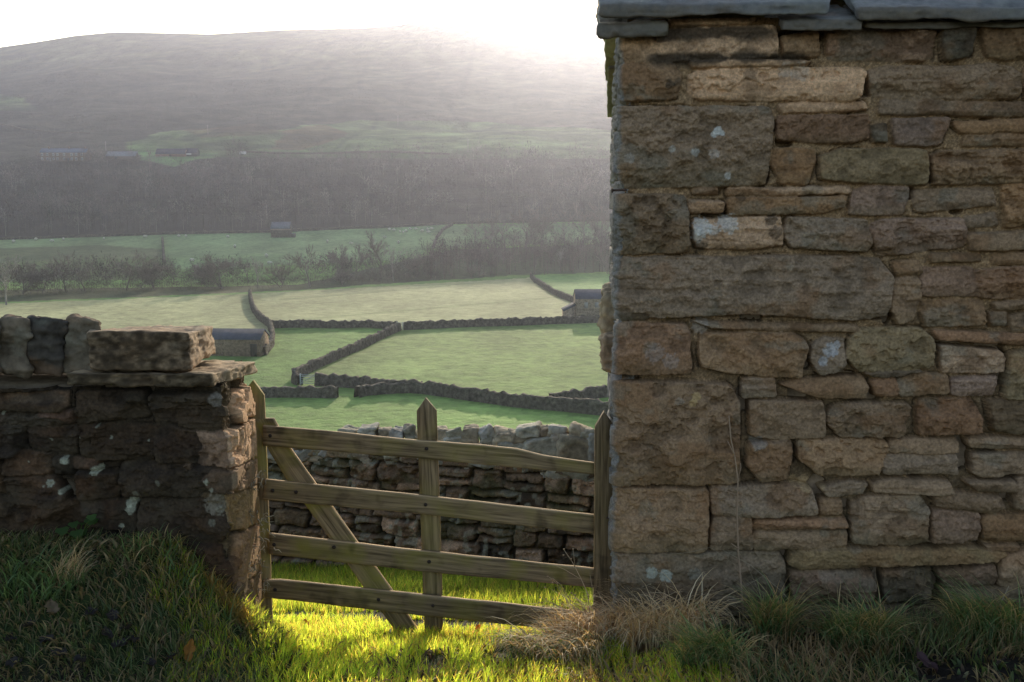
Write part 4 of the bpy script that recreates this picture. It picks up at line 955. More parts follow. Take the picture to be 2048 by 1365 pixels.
# ------------------------------------------------------------------ barns and houses
def gable_house(name, label, cat, a, wpx, wall_h, roof_h, depth, wcol, rcol, yaw=0.0, windows=(), doors=(), chim=(), lean=None, group=None, ov=0.25):
    p = hit(*a); W = wpx * p[1] / F
    root = tag(empty(name, p, yaw), label, cat, group)
    def rel(mb, nm, m, par=None):
        o = mb.build(nm, m, par or root)
        return o
    b = MB(); v = [(0, 0, -1), (W, 0, -1), (W, depth, -1), (0, depth, -1), (0, 0, wall_h), (W, 0, wall_h), (W, depth, wall_h), (0, depth, wall_h), (0, depth / 2, wall_h + roof_h), (W, depth / 2, wall_h + roof_h)]
    b.add(v, [(0, 1, 5, 4), (1, 2, 6, 9, 5), (2, 3, 7, 6), (3, 0, 4, 8, 7), (3, 2, 1, 0)], wcol); rel(b, 'wall', M_WALL)
    b = MB(); t = .14
    for sgn in (0, 1):
        y0 = -ov if sgn == 0 else depth + ov; z0 = wall_h - ov * roof_h / (depth / 2)
        v = [(-.12, y0, z0 + .03), (W + .12, y0, z0 + .03), (W + .12, depth / 2, wall_h + roof_h + .03), (-.12, depth / 2, wall_h + roof_h + .03)]
        v += [(x, y, z + t) for x, y, z in v]
        b.add(v, [(0, 1, 2, 3), (4, 5, 6, 7), (0, 1, 5, 4), (1, 2, 6, 5), (3, 0, 4, 7), (2, 3, 7, 6)], rcol)
    rf = rel(b, 'roof', M_SLATEF)
    for cx in chim:
        b = MB(); b.box(cx - .45, cx + .45, depth / 2 - .35, depth / 2 + .35, wall_h + roof_h - .5, wall_h + roof_h + 1.1, wcol); b.box(cx - .3, cx - .08, depth / 2 - .12, depth / 2 + .12, wall_h + roof_h + 1.1, wall_h + roof_h + 1.5, (.25, .14, .09)); b.build('chimney', M_PLAIN, rf)
    for (x, z, w_, h_, c) in windows:
        b = MB(); b.box(x - w_ / 2, x + w_ / 2, -.10, .05, z, z + h_, c); o = b.build('window', M_PLAIN, root)
        if w_ < 2 and c[0] > .4:
            b = MB(); b.box(x - w_ / 2 + .16, x - .05, -.115, -.09, z + .16, z + h_ - .14, (.03, .035, .045)); b.box(x + .05, x + w_ / 2 - .16, -.115, -.09, z + .16, z + h_ - .14, (.03, .035, .045)); b.build('pane', M_PLAIN, o)
    for (x, w_, h_, c) in doors:
        b = MB(); b.box(x - w_ / 2, x + w_ / 2, -.08, .05, -.1, h_, c); b.build('door', M_PLAIN, root)
    if lean:
        x0, x1, h0, h1, dp = lean
        b = MB(); v = [(x0, 0.4, -1), (x1, .4, -1), (x1, .4 + dp, -1), (x0, .4 + dp, -1), (x0, .4, h0), (x1, .4, h1), (x1, .4 + dp, h1), (x0, .4 + dp, h0)]
        b.add(v, [(0, 1, 5, 4), (2, 3, 7, 6), (3, 0, 4, 7), (1, 2, 6, 5)], wcol); sh = rel(b, 'lean_to', M_WALL)
        b = MB(); v = [(x0 - .15, .2, h0 - .02), (x1, .2, h1 - .02), (x1, .6 + dp, h1 - .02), (x0 - .15, .6 + dp, h0 - .02)]; v += [(x, y, z + .12) for x, y, z in v]
        b.add(v, [(0, 1, 2, 3), (4, 5, 6, 7), (0, 1, 5, 4), (1, 2, 6, 5), (2, 3, 7, 6), (3, 0, 4, 7)], rcol); b.build('roof', M_SLATEF, sh)
    return root
M_SLATEF = mat_col('far_slate', 0.95, 1.2, 0.7, 1.25, 2.5, 0.4, 0.1, spec=0.05)
BR, SL = (.25, .175, .12), (.085, .092, .115)
gable_house('field_barn', 'brown stone field barn with a low blue slate roof behind the left wall end', 'barn', (404, 713), 120, 2.35, 1.0, 4.0, (.36, .25, .18), SL, yaw=-.05, doors=[(7.2, .9, 1.7, (.06, .05, .04))], group='field barns in the valley')
gable_house('field_barn', 'stone barn with two pale boarded openings and a lean-to beside the big barn corner', 'barn', (1152, 640), 110, 3.7, 1.25, 4.6, (.40, .32, .24), SL, yaw=.03, windows=[(1.75, 2.0, .62, 1.0, (.36, .34, .31)), (3.6, 2.1, .62, .9, (.34, .32, .30))], lean=(-2.05, 0, 1.4, 2.5, 4.5), group='field barns in the valley')
gable_house('field_barn', 'lone tall stone barn with a pale roof edge standing in the far field', 'barn', (542, 476), 37, 3.7, 2.3, 6.5, (.17, .145, .125), (.17, .175, .20), yaw=.06, windows=[(4.0, 2.9, 8.0, .35, (.33, .27, .22))], lean=(7.85, 9.3, 1.4, 1.5, 3), group='field barns in the valley')
h0 = hit(80, 324)[1] / F
wins = [(x * h0, zz * h0, 3.6 * h0, 4.8 * h0, (.85, .85, .86)) for zz in (2.0, 10.5) for x in (5, 15, 27, 35, 48, 63, 72, 83)]
gable_house('stone_terrace', 'long two-storey stone terrace with white windows and blue slate roof on the hillside', 'house', (80, 324), 92, 17 * h0, 8 * h0, 24 * h0, (.24, .185, .14), (.13, .16, .22), windows=wins, chim=[14 * h0, 54 * h0, 86 * h0], doors=[(20 * h0, 3 * h0, 6 * h0, (.5, .5, .5)), (56 * h0, 3 * h0, 6 * h0, (.1, .1, .12))], group='buildings on the hillside')
gable_house('farm_shed', 'low grey shed with a pale sloping roof between the terrace and the dark barn', 'shed', (212, 320), 58, 7 * h0, 9 * h0, 22 * h0, (.18, .15, .13), (.25, .255, .28), windows=[(20 * h0, 1.5 * h0, 5 * h0, 3.5 * h0, (.1, .1, .1))], group='buildings on the hillside')
gable_house('farm_barn', 'dark-roofed long farm barn right of the terrace on the hillside', 'barn', (311, 314), 58, 6 * h0, 10 * h0, 20 * h0, (.24, .155, .11), (.06, .065, .09), doors=[(30 * h0, 5 * h0, 5 * h0, (.1, .07, .06))], group='buildings on the hillside')
gable_house('farm_barn', 'short dark gabled farm barn at the right end of the hillside farm', 'barn', (369, 313), 24, 7 * h0, 9 * h0, 20 * h0, (.13, .12, .12), (.055, .06, .085), windows=[(8 * h0, 1.0, 12 * h0, 2.5 * h0, (.6, .62, .66))], group='buildings on the hillside')
def trailer():
    p = hit(479, 310); s = p[1] / F
    root = tag(empty('livestock_trailer', p), 'small white livestock trailer parked on the hillside right of the farm', 'trailer')
    b = MB(); b.box(0, 12 * s, 0, 5 * s, 1.2 * s, 6.5 * s, (.75, .76, .78)); b.build('body', M_PLAIN, root)
    for x in (3.5, 6.5):
        b = MB(); b.tube([(x * s, -.1, 1.1 * s), (x * s, .25, 1.1 * s)], 1.1 * s, 12, (.03, .03, .03)); b.build('wheel', M_PLAIN, root)
    b = MB(); b.tube([(12 * s, 2.5 * s, 1.3 * s), (15 * s, 2.5 * s, 1.2 * s)], .15 * s, 6, (.2, .2, .2)); b.build('drawbar', M_PLAIN, root)
trailer()
for (a, hp, lab) in (((796, 252), 19, 'thin pale pole on the grassy hillside below the sun'), ((212, 302), 18, 'wooden pole behind the gap right of the terrace'), ((416, 272), 20, 'wooden pole on the hillside above the dark farm barns'), ((936, 305), 26, 'thin pole low on the hillside above the wood'), ((534, 440), 28, 'pale pole at the edge of the wood above the lone barn')):
    p = hit(*a); hh = hp * p[1] / F; root = tag(empty('power_pole', p), lab, 'pole', 'poles on the hillside')
    b = MB(); b.tube([(0, 0, -.5), (0, 0, hh)], [.14, .11], 6, (.36, .33, .30)); b.build('post', M_PLAIN, root)
    b = MB(); b.tube([(-.9, 0, hh * .93), (.9, 0, hh * .93)], .06, 5, (.3, .37, .33)); b.build('crossarm', M_PLAIN, root)

# ------------------------------------------------------------------ bare winter trees
def bare_tree(seed, h=10.0, spread=0.55, trunk=0.065, up=0.35, lean=0.0, tw=0.035, ntw=5, depth=5, low=0.25, multi=1):
    rng = np.random.RandomState(seed); segs = []
    def grow(p, d, L, r, lv):
        n = 3 if lv < 2 else 2
        q = p
        for i in range(n):
            d = d + rng.randn(3) * (0.10 if lv == 0 else 0.2) + np.array((0, 0, up * 0.14)); d /= np.linalg.norm(d)
            e = q + d * L / n; r2 = r * (0.86 if lv == 0 else 0.8); segs.append((q, e, r, r2, lv)); 
            if lv < depth and (lv > 0 or i >= 1 or low < .2):
                for _ in range(1 if lv else 2):
                    if rng.rand() < 0.92:
                        a = rng.uniform(0, 6.283); s = spread * rng.uniform(.7, 1.35)
                        o = np.array((math.cos(a), math.sin(a), rng.uniform(-.1, .6))); nd = d * (1 - s * .5) + o * s; nd /= np.linalg.norm(nd)
                        grow(e, nd, L * rng.uniform(.55, .8), r2 * .62, lv + 1)
            q, r = e, r2
        if lv < depth: grow(q, d, L * .72, r * .85, lv + 1)
    for m in range(multi):
        d = np.array((lean + (rng.randn() * .35 if multi > 1 else 0), rng.randn() * .3 if multi > 1 else 0, 1.0)); grow(np.array((rng.randn() * .15, rng.randn() * .15, -.3)), d / np.linalg.norm(d), h * .33, trunk * h * .33, 0)
    mx = max(s[1][2] for s in segs); k = h / mx
    segs = [(a * k, b * k, r, r2, lv) for a, b, r, r2, lv in segs]
    return segs
def tree_meshes(seed, col=(.215, .18, .155), tw=0.027, ntw=3, **kw):
    segs = bare_tree(seed, **kw); rng = np.random.RandomState(seed + 5)
    t = MB(); c = MB(); cv = []; cc = []
    for (a, b, r, r2, lv) in segs:
        if lv <= 1: t.tube([a, b], [max(r, .05), max(r2, .04)], 5, np.array(col) * rng.uniform(.8, 1.1), cap=False)
        else:
            w0, w1 = max(r, tw), max(r2, tw * .8); d = b - a; s = np.cross(d, rng.randn(3)); s /= np.linalg.norm(s) + 1e-9
            cv.append([a - s * w0, a + s * w0, b + s * w1, b - s * w1])
        if lv >= 3:
            for _ in range(ntw):
                d = (b - a); L = np.linalg.norm(d) * rng.uniform(.5, 1.1); d = d / (np.linalg.norm(d) + 1e-9) + rng.randn(3) * .55 + np.array((0, 0, .25)); d /= np.linalg.norm(d)
                p = a + (b - a) * rng.rand(); s = np.cross(d, rng.randn(3)); s /= np.linalg.norm(s) + 1e-9; e = p + d * L
                cv.append([p - s * tw * .55, p + s * tw * .55, e + s * tw * .25, e - s * tw * .25])
    cv = np.array(cv).reshape(-1, 3); nq = len(cv) // 4
    cols = np.repeat(np.array(col) * rng.uniform(.75, 1.35, nq)[:, None], 4, axis=0)
    crown = mesh_raw('crown', cv, np.arange(nq * 4), np.full(nq, 4), cols)
    tm = mesh_raw('trunk', np.concatenate(t.v), t.l, t.t, np.concatenate(t.c))
    for m_ in (crown, tm): m_.materials.append(M_TWIG)
    return tm, crown, cv.reshape(-1, 4, 3)
PR = {}
PR['round'] = tree_meshes(1, h=10, spread=.62, up=.3, low=.1, multi=2, depth=4, ntw=10)
PR['wide'] = tree_meshes(2, h=10, spread=.75, up=.2, depth=4, ntw=10)
PR['tall'] = tree_meshes(3, h=10, spread=.42, up=.55, depth=4, ntw=10)
PR['slim'] = tree_meshes(4, h=10, spread=.34, up=.6, depth=4, ntw=3, trunk=.07)
PR['bush'] = tree_meshes(6, h=10, spread=.7, up=.3, low=.1, multi=4, depth=3, ntw=12, trunk=.05)
PR['pale'] = tree_meshes(7, h=10, spread=.5, up=.45, depth=4, ntw=3, col=(.30, .27, .235))
RT = [(10, 611, 82, 'pale', 1, 'pale-trunked bare tree at the far left edge above the wall copes'), (44, 590, 52, 'round', 1.2, 'small round bare tree second from the left on the river bank'), (84, 586, 56, 'wide', .9, 'bare spreading tree in the left riverside row, third from the left'),
      (131, 584, 58, 'tall', 1, 'upright bare tree fourth from the left in the riverside row'), (172, 583, 66, 'wide', .95, 'broad bare tree fifth from the left in the riverside row'), (252, 582, 66, 'wide', 1.1, 'dark broad tree with twin stems below the rough pasture'), (311, 580, 50, 'round', 1, 'bare tree just below the short uphill wall'),
      (346, 571, 44, 'tall', 1, 'thin bare tree right of the short uphill wall'), (404, 570, 36, 'bush', 1.1, 'low bush left of the dark round-crowned tree'), (446, 578, 56, 'round', 1.35, 'dark round-crowned bare tree with fanned stems by the river'), (497, 566, 44, 'slim', 1, 'thin leaning bare tree right of the round-crowned one'),
      (516, 578, 52, 'pale', .9, 'pale slender tree above the top of the winding wall'), (563, 575, 46, 'bush', 1.2, 'bushy bare tree right of the winding wall head'), (617, 574, 66, 'tall', 1.1, 'upright dense tree left of the middle of the riverside row'), (672, 563, 58, 'round', .85, 'round bare tree in the middle of the riverside row, left of two'),
      (714, 560, 58, 'tall', .9, 'narrow bare tree in the middle of the riverside row, right of two'), (685, 570, 30, 'bush', 1.2, 'pale low bush at the water edge in the middle'), (758, 556, 74, 'tall', 1.25, 'tallest dark tree of the middle riverside row'), (788, 564, 64, 'pale', .9, 'pale-stemmed tree just right of the tallest riverside tree'),
      (833, 556, 44, 'bush', 1.1, 'bush where the riverside row meets the thicket'), (945, 558, 26, 'bush', 1.3, 'low pale bush at the front edge of the thicket'), (950, 502, 58, 'wide', .9, 'bare tree left end of the tall row across the river'), (985, 500, 62, 'tall', .9, 'second tall bare tree of the row across the river'),
      (1012, 499, 60, 'wide', .9, 'third bare tree of the tall row across the river'), (1048, 497, 68, 'round', 1, 'full-crowned bare tree in the middle of the row across the river'), (1086, 496, 66, 'tall', 1.1, 'bare tree right of the full-crowned one across the river'), (1130, 493, 64, 'wide', .9, 'bare tree third from the barn edge across the river'),
      (1164, 491, 66, 'tall', 1, 'bare tree second from the barn edge across the river'), (1203, 489, 66, 'round', .9, 'bare tree nearest the barn edge across the river'), (1120, 545, 40, 'pale', .9, 'pale young tree in the thicket left of the barn edge'), (1215, 548, 34, 'bush', 1, 'bush against the barn edge above the valley barn')]
for i, (x, y, hp, kind, wd, lab) in enumerate(RT):
    p = hit(x, y); s = hp * 1.25 * p[1] / F / 10
    tm, cr, _ = PR[kind]
    root = tag(empty('bare_tree', p, i * 1.9), lab, 'tree', 'bare trees along the river'); root.scale = (s * wd, s * wd, s)
    for nm, me in (('trunk', tm), ('crown', cr)):
        obj(nm, me, None, root)

def twig_mass(name, bases, hs, seed, cols, label=None, tw=1.0, nq=260, kinds=('tall', 'round', 'wide', 'slim'), stem=1.0):
    """many bare trees that read as one mass"""
    rng = np.random.RandomState(seed); V = []; C = []
    for b, h, c in zip(bases, hs, cols):
        src = PR[kinds[rng.randint(len(kinds))]][2]; q = src[rng.choice(len(src), min(nq, len(src)), replace=False)].copy()
        ctr = q.mean(1, keepdims=True); q = ctr + (q - ctr) * np.array((1, 1, 1)); e0 = (q[:, 0] + q[:, 1]) / 2; e1 = (q[:, 2] + q[:, 3]) / 2
        w_ = np.maximum(np.linalg.norm(q[:, 0] - q[:, 1], axis=1), .07)[:, None] * tw * .5; sd = rng.randn(len(q), 3); sd /= np.linalg.norm(sd, axis=1, keepdims=True)
        q = np.stack([e0 - sd * w_, e0 + sd * w_, e1 + sd * w_ * .5, e1 - sd * w_ * .5], 1)
        a = rng.uniform(0, 6.28); R = np.array([(math.cos(a), -math.sin(a), 0), (math.sin(a), math.cos(a), 0), (0, 0, 1)]); q = q @ R.T * (h / 10) * np.array((rng.uniform(.8, 1.15),) * 2 + (1,)) + b
        # stem
        st = np.array([[(-.09, 0, -.5), (.09, 0, -.5), (.04, 0, h * .7), (-.04, 0, h * .7)], [(0, -.09, -.5), (0, .09, -.5), (0, .04, h * .7), (0, -.04, h * .7)]]) + b
        st = (st - b) * np.array((stem, stem, stem)) + b; q = np.concatenate([q, st]); V.append(q.reshape(-1, 3)); C.append(np.repeat(np.array(c) * rng.uniform(.7, 1.3, len(q))[:, None], 4, axis=0))
    V = np.concatenate(V); C = np.concatenate(C); n = len(V) // 4
    o = obj(name, mesh_raw(name, V, np.arange(n * 4), np.full(n, 4), C), M_TWIG); tag(o, label, kind='stuff')
def scatter(poly, n, seed, jit=True):
    rng = np.random.RandomState(seed); xs = [p[0] for p in poly]; ys = [p[1] for p in poly]; out = []
    while len(out) < n:
        x = rng.uniform(min(xs), max(xs), 400); y = rng.uniform(min(ys), max(ys), 400); m = inpoly(x, y, poly)
        out += list(zip(x[m], y[m]))
    return np.array([hit(*p, 150, 1900) for p in out[:n]])
wp = [(-250, 482), (0, 476), (330, 465), (560, 461), (900, 444), (1850, 434), (1850, 325), (900, 330), (640, 326), (480, 330), (440, 345), (330, 350), (280, 335), (0, 340), (-250, 345)]
rng = np.random.RandomState(77)
b = scatter(wp, 2000, 70); ex = np.linspace(-200, 1850, 190); b = np.concatenate([b, np.array([hit(x, np.interp(x, [-250, 0, 330, 560, 900, 1260], [479, 473, 462, 458, 441, 437]) + rng.uniform(-7, 3), 200) for x in ex])])
hw = rng.uniform(6, 15, len(b)) * (.75 + .6 * vnoise(b[:, 0] * .03, b[:, 1] * .05)); hw[-190:] *= rng.uniform(.25, .8, 190)
def wcol(p):
    k = vnoise(np.array(p[0] * .022), np.array(p[1] * .03)); u = rng.rand()
    c = np.array((.135, .112, .10)) * (.55 + .95 * float(k)) * rng.uniform(.6, 1.4)
    return np.array((.26, .245, .20)) * rng.uniform(.8, 1.2) if u < .08 else (np.array((.055, .065, .04)) if u > .95 else c)
twig_mass('woodland', b, hw, 71, [wcol(p) for p in b], 'leafless hanging wood covering the foot of the fell', 1.7, 260)
wp = [(-200, 300), (60, 300), (200, 290), (260, 280), (330, 258), (560, 248), (640, 232), (820, 215), (700, 160), (420, 150), (200, 140), (0, 165), (-200, 170)]
b = scatter(wp, 620, 72); twig_mass('hillside_scrub', b, rng.uniform(4, 10, len(b)), 73, [np.array((.14, .12, .10)) * rng.uniform(.6, 1.4) for _ in b], 'bare scrub woodland scattered over the fell side above the houses', 2.0, 90)
wp = [(830, 560), (860, 520), (960, 505), (1800, 480), (1800, 525), (1060, 552), (900, 560)]
b = scatter(wp, 620, 74); twig_mass('thicket', b, rng.uniform(4, 10, len(b)), 75, [np.array((.145, .108, .098)) * rng.uniform(.6, 1.3) for _ in b], 'reddish bare thicket beside the river left of the barn', 1.9, 260, ('tall', 'slim', 'bush'))
rng = np.random.RandomState(78); bx = np.linspace(-60, 880, 420)
b = np.array([hit(x, np.interp(x, [-60, 0, 300, 520, 700, 880], [600, 595, 582, 577, 568, 560]) + rng.uniform(-9, 3)) for x in bx])
twig_mass('river_scrub', b, rng.uniform(1.2, 3.4, len(b)), 76, [np.array((.085, .07, .06)) * rng.uniform(.6, 1.5) for _ in b], 'low dark scrub along the river bank', 2.6, 240, ('bush', 'round'), .3)

bx = np.linspace(-60, 860, 190); b = np.array([hit(x, np.interp(x, [-60, 0, 300, 520, 700, 880], [598, 592, 580, 574, 565, 557]) + rng.uniform(-10, 2)) for x in bx])
b = b[vnoise(b[:, 0] * .05, b[:, 1] * .0 + 2) > .12]
twig_mass('riverside_brush', b, rng.uniform(3.5, 9, len(b)), 79, [np.array((.155, .125, .11)) * rng.uniform(.6, 1.35) for _ in b], 'soft belt of bare brush and saplings between the riverside trees', 2.0, 360, ('round', 'bush', 'tall'), .5)

# ------------------------------------------------------------------ sheep
def sheep_proto():
    b = MB(); p, q = cube_lattice((8, 8, 8)); r = np.linalg.norm(p, axis=1, keepdims=True); s = p / r
    v = s * np.array((.52, .27, .29)); v[:, 2] += .62 + .03 * np.cos(v[:, 0] * 4); v = v * (1 + .05 * (vnoise3(v[:, 0] * 9, v[:, 1] * 9, v[:, 2] * 9) - .5))[:, None]
    b.addnp(v, q, (.62, .58, .50))
    v = s * np.array((.17, .085, .10)); v[:, 0] += .66; v[:, 2] += .62 - .25 * (v[:, 0] - .66); b.addnp(v, q, (.50, .46, .40))
    b.tube([(.42, 0, .68), (.58, 0, .67)], [.17, .10], 8, (.6, .56, .48))
    for sx in (-.33, .33):
        for sy in (-.13, .13): b.tube([(sx, sy, .5), (sx + .02, sy, .27), (sx, sy, -.02)], [.075, .045, .04], 6, (.30, .27, .24))
    for sy in (-1, 1): b.tube([(.58, sy * .07, .69), (.56, sy * .16, .68)], [.035, .012], 5, (.45, .4, .35))
    b.tube([(-.5, 0, .62), (-.57, 0, .45)], [.05, .03], 5, (.6, .56, .48))
    o = b.build('sheep', M_WOOL, None, True)
    return o
SHEEP = [('white sheep of the scattered left-hand flock beyond the river', 'sheep grazing in the left far fields', [(27,487),(72,483),(105,486),(127,482),(208,481),(290,477),(358,476),(372,476),(456,477)]),
         ('white sheep of the close flock by the curving wall', 'flock of sheep beside the curving wall', [(779,463),(788,464),(800,467),(806,468),(812,466),(820,462),(831,462),(855,463),(863,462),(857,468),(845,466)]),
         ('white sheep scattered in the field below the lone barn', 'sheep scattered below the lone barn', [(470,497),(533,517),(539,531),(391,540),(797,489),(655,487),(702,491),(769,478),(384,526)])]
sp = sheep_proto(); first = True; rng = np.random.RandomState(5)
for lab, grp, lst in SHEEP:
    for a in lst:
        o = sp if first else sp.copy()
        if not first: COL.objects.link(o)
        first = False
        o.location = hit(*a); o.rotation_euler = (0, 0, rng.uniform(0, 6.28)); s = rng.uniform(1.15, 1.5); o.scale = (s, s, s); tag(o, lab, 'sheep', grp)
o = sp.copy(); COL.objects.link(o); o.location = hit(826, 659); o.rotation_euler = (0, 0, .4); o.scale = (.8, .8, .8); tag(o, 'single white sheep just below the long straight field wall', 'sheep'); 
if 'group' in o: del o['group']

# ------------------------------------------------------------------ grass and small plants
def blade_mesh(name, p, h, w, head, lean, col, tipc, seed=0, segs=4, droop=0.0, floor=True):
    """flat tapering blades: p roots, h lengths, head direction they lean, lean 0 upright .. 1 lying"""
    rng = np.random.RandomState(seed); N = len(p)
    t = np.linspace(0, 1, segs + 1)
    fac = head + rng.uniform(-1.2, 1.2, N) + math.pi / 2
    dx, dy = np.cos(head), np.sin(head)
    V = np.zeros((N, 2 * segs + 1, 3)); C = np.zeros((N, 2 * segs + 1, 3))
    q = p.copy(); ang = 0.15 * lean
    for i in range(segs + 1):
        ww = w * (1 - t[i] ** 1.6) * 0.5
        c = col * (1 - t[i]) [..., None] if False else col * (1 - t[i]) + tipc * t[i]
        c = c * (0.55 + 0.45 * min(1, t[i] * 2.2))
        if i < segs:
            V[:, 2 * i] = q - np.stack([np.cos(fac) * ww, np.sin(fac) * ww, 0 * ww], 1); V[:, 2 * i + 1] = q + np.stack([np.cos(fac) * ww, np.sin(fac) * ww, 0 * ww], 1); C[:, 2 * i] = c; C[:, 2 * i + 1] = c
        else: V[:, 2 * i] = q; C[:, 2 * i] = c
        st = h / segs; a = np.clip(ang + lean * 1.35 * (t[i] + .5 / segs) ** 1.2 + droop * t[i] ** 2, 0, 2.7)
        q = q + np.stack([dx * np.sin(a) * st, dy * np.sin(a) * st, np.cos(a) * st], 1)
        if floor:
            g = H(q[:, 0], q[:, 1]) + 0.004 + 0.012 * rng.rand(N); q[:, 2] = np.maximum(q[:, 2], g)
    k = 2 * segs + 1; base = (np.arange(N) * k)[:, None]
    L = []
    quads = np.concatenate([np.stack([base[:, 0] + 2 * i, base[:, 0] + 2 * i + 1, base[:, 0] + 2 * i + 3, base[:, 0] + 2 * i + 2], 1) for i in range(segs - 1)], 0)
    tris = np.stack([base[:, 0] + 2 * segs - 2, base[:, 0] + 2 * segs - 1, base[:, 0] + 2 * segs], 1)
    loops = np.concatenate([quads.ravel(), tris.ravel()]); tot = np.concatenate([np.full(len(quads), 4), np.full(len(tris), 3)])
    return mesh_raw(name, V.reshape(-1, 3), loops, tot, C.reshape(-1, 3))

def clear_of_walls(x, y):
    a = x - BC[0]; b = y - BC[1]; u = a * BE[0] + b * BE[1]; d = a * BS[0] + b * BS[1]
    inb = (u > -.0) & (d > 0.0) & (d < 4.5)
    inw = (x < LC[0] + .03) & (y > LC[1] + .0) & (y < LC[1] + .66)
    return ~(inb | inw)

GREENS = np.array([(.115, .165, .036), (.095, .150, .032), (.150, .185, .045), (.085, .125, .034), (.180, .190, .060)])
SH = [(.140, .195, .078), (.110, .165, .070), (.18, .215, .092), (.090, .125, .060), (.24, .225, .13)]  # greens for the shaded areas, shade mixed into the colour
def lawn(name, label, box, dens, hr, wr, seed, lean=(.2, .9), dry=0.06, tone=1.0, keep=None, patch=True, dryc=(.33, .25, .13), mat=None, pal=None):
    rng = np.random.RandomState(seed); x0, x1, y0, y1 = box
    n = int((x1 - x0) * (y1 - y0) * dens); x = rng.uniform(x0, x1, n); y = rng.uniform(y0, y1, n)
    k = clear_of_walls(x, y)
    if patch: k &= vnoise(x * 3.1 + seed, y * 3.1) + .35 * vnoise(x * 9, y * 9) > .42
    if keep is not None: k &= keep(x, y)
    # clumps: pull blades towards small tufts
    x, y = x[k], y[k]; n = len(x)
    cx = np.floor(x * 16) / 16 + .03 * (vnoise(x * 16, y * 16)); x = x * .75 + cx * .25
    p = np.stack([x, y, H(x, y) - .006], 1)
    big = 0.65 + 0.8 * vnoise(x * 2.3 + 4, y * 2.3 + seed)
    h = rng.uniform(*hr, n) * big; w = rng.uniform(*wr, n)
    head = 6.283 * vnoise(x * 1.7 + 9, y * 1.7) * 1.6 + rng.normal(0, 1.5, n); ln = rng.uniform(*lean, n)
    c = (GREENS if pal is None else np.array(pal))[rng.randint(0, 5, n)] * tone * rng.uniform(.75, 1.3, n)[:, None] * (0.8 + .4 * vnoise(x * 1.3, y * 1.3))[:, None]
    dr = rng.rand(n) < dry * 2 * vnoise(x * 4 + 3, y * 4); c[dr] = np.array(dryc) * rng.uniform(.6, 1.3, dr.sum())[:, None]; ln[dr] = np.minimum(1.2, ln[dr] + .4)
    o = obj(name, blade_mesh(name, p, h, w, head, ln, c, c * np.array((1.25, 1.15, 1.0)), seed), mat or M_GRASS); tag(o, label, kind='stuff')
    return o
lawn('lawn_grass', 'short bright grass in the sunlit gateway', (-1.42, .85, 3.45, 5.6), 11000, (.03, .08), (.004, .007), 1, (.15, 1.15), .22, 1.9)
lawn('paddock_grass', 'grass between the gate and the rubble wall', (-3.0, 1.1, 5.6, 8.6), 3200, (.05, .11), (.005, .009), 2, (.15, .9), .05, 1.35, patch=False)
lawn('bank_grass', 'long shaded grass on the bank below the left wall', (-3.4, -1.0, 2.4, 4.4), 8500, (.03, .085), (.004, .007), 3, (.5, 1.4), .30, .95, patch=False, mat=M_GRASS2, pal=SH, dryc=(.27, .21, .14), keep=lambda x, y: vnoise(x * 3.6 + 1, y * 3.6) + .45 * sstep(3.1, 3.9, y) + .35 * vnoise(x * 13, y * 13) > .44)
lawn('verge_grass', 'dark shaded grass along the foot of the barn', (.25, 2.6, 2.9, 4.62), 2600, (.05, .15), (.004, .007), 4, (.4, 1.3), .6, .85, mat=M_GRASS2, pal=SH, keep=lambda x, y: vnoise(x * 3.6 + 7, y * 3.6) > .40, dryc=(.30, .215, .125))

lawn('ground_cover', 'small broad-leaved weeds mixed through the shaded grass', (-3.2, 2.4, 2.5, 4.4), 420, (.025, .06), (.012, .022), 5, (.7, 1.4), .05, 1.0, mat=M_GRASS2, pal=SH, keep=lambda x, y: (x < -.8) | (x > .35))
lawn('leaf_litter', 'brown dead leaf litter and straw lying among the grass', (-3.2, 2.4, 2.5, 4.5), 700, (.03, .10), (.006, .018), 6, (1.3, 1.6), 1.0, .6, mat=M_STRAW, pal=[(.20, .14, .09), (.14, .10, .075), (.28, .21, .13), (.09, .065, .055), (.36, .28, .18)], patch=False)

def tuft(name, label, cat, at, n, h, spread, seed, cols, lean=(.3, 1.1), wr=(.005, .009), heading=None, hs=1.2, mat=None, group=None, droop=.6):
    rng = np.random.RandomState(seed); c0 = np.asarray(at, float)
    r = spread * np.sqrt(rng.rand(n)); a = rng.uniform(0, 6.283, n); x = c0[0] + r * np.cos(a); y = c0[1] + r * np.sin(a) * .6
    root = tag(empty(name, (c0[0], c0[1], float(H(c0[0], c0[1])))), label, cat, group)
    p = np.stack([x, y, H(x, y) - .01], 1)
    head = a + rng.normal(0, .5, n) if heading is None else heading + rng.normal(0, hs, n)
    cc = np.array(cols); c = cc[rng.randint(0, len(cc), n)] * rng.uniform(.7, 1.3, n)[:, None]
    me = blade_mesh('blades', p, rng.uniform(.45, 1.0, n) * h, rng.uniform(*wr, n), head, rng.uniform(*lean, n), c, c * 1.15, seed, 6, droop)
    o = obj('blades', me, mat or M_GRASS2, root); o.location = -np.array(root.location)
    return root
def gp(px, py):
    a, b, c = ray(px, py); D = np.linspace(2.2, 9, 1500); s = D / b; i = int(np.argmax(EYE + c * s < H(a * s, D))); return np.array((a * s[i], D[i], 0))
ST = [(.66, .52, .32), (.56, .43, .27), (.74, .62, .42), (.44, .32, .19), (.60, .45, .26)]
GR = [(.145, .225, .095), (.110, .180, .075), (.185, .245, .110), (.36, .29, .15), (.46, .34, .19)]
tuft('dry_grass_tuft', 'bleached straw-coloured grass heap flopped against the barn corner below the gate post', 'dry grass', gp(1195, 1290), 1000, .42, .24, 11, ST, (.5, 1.25), heading=-1.9, hs=.9, mat=M_STRAW, droop=1.2)
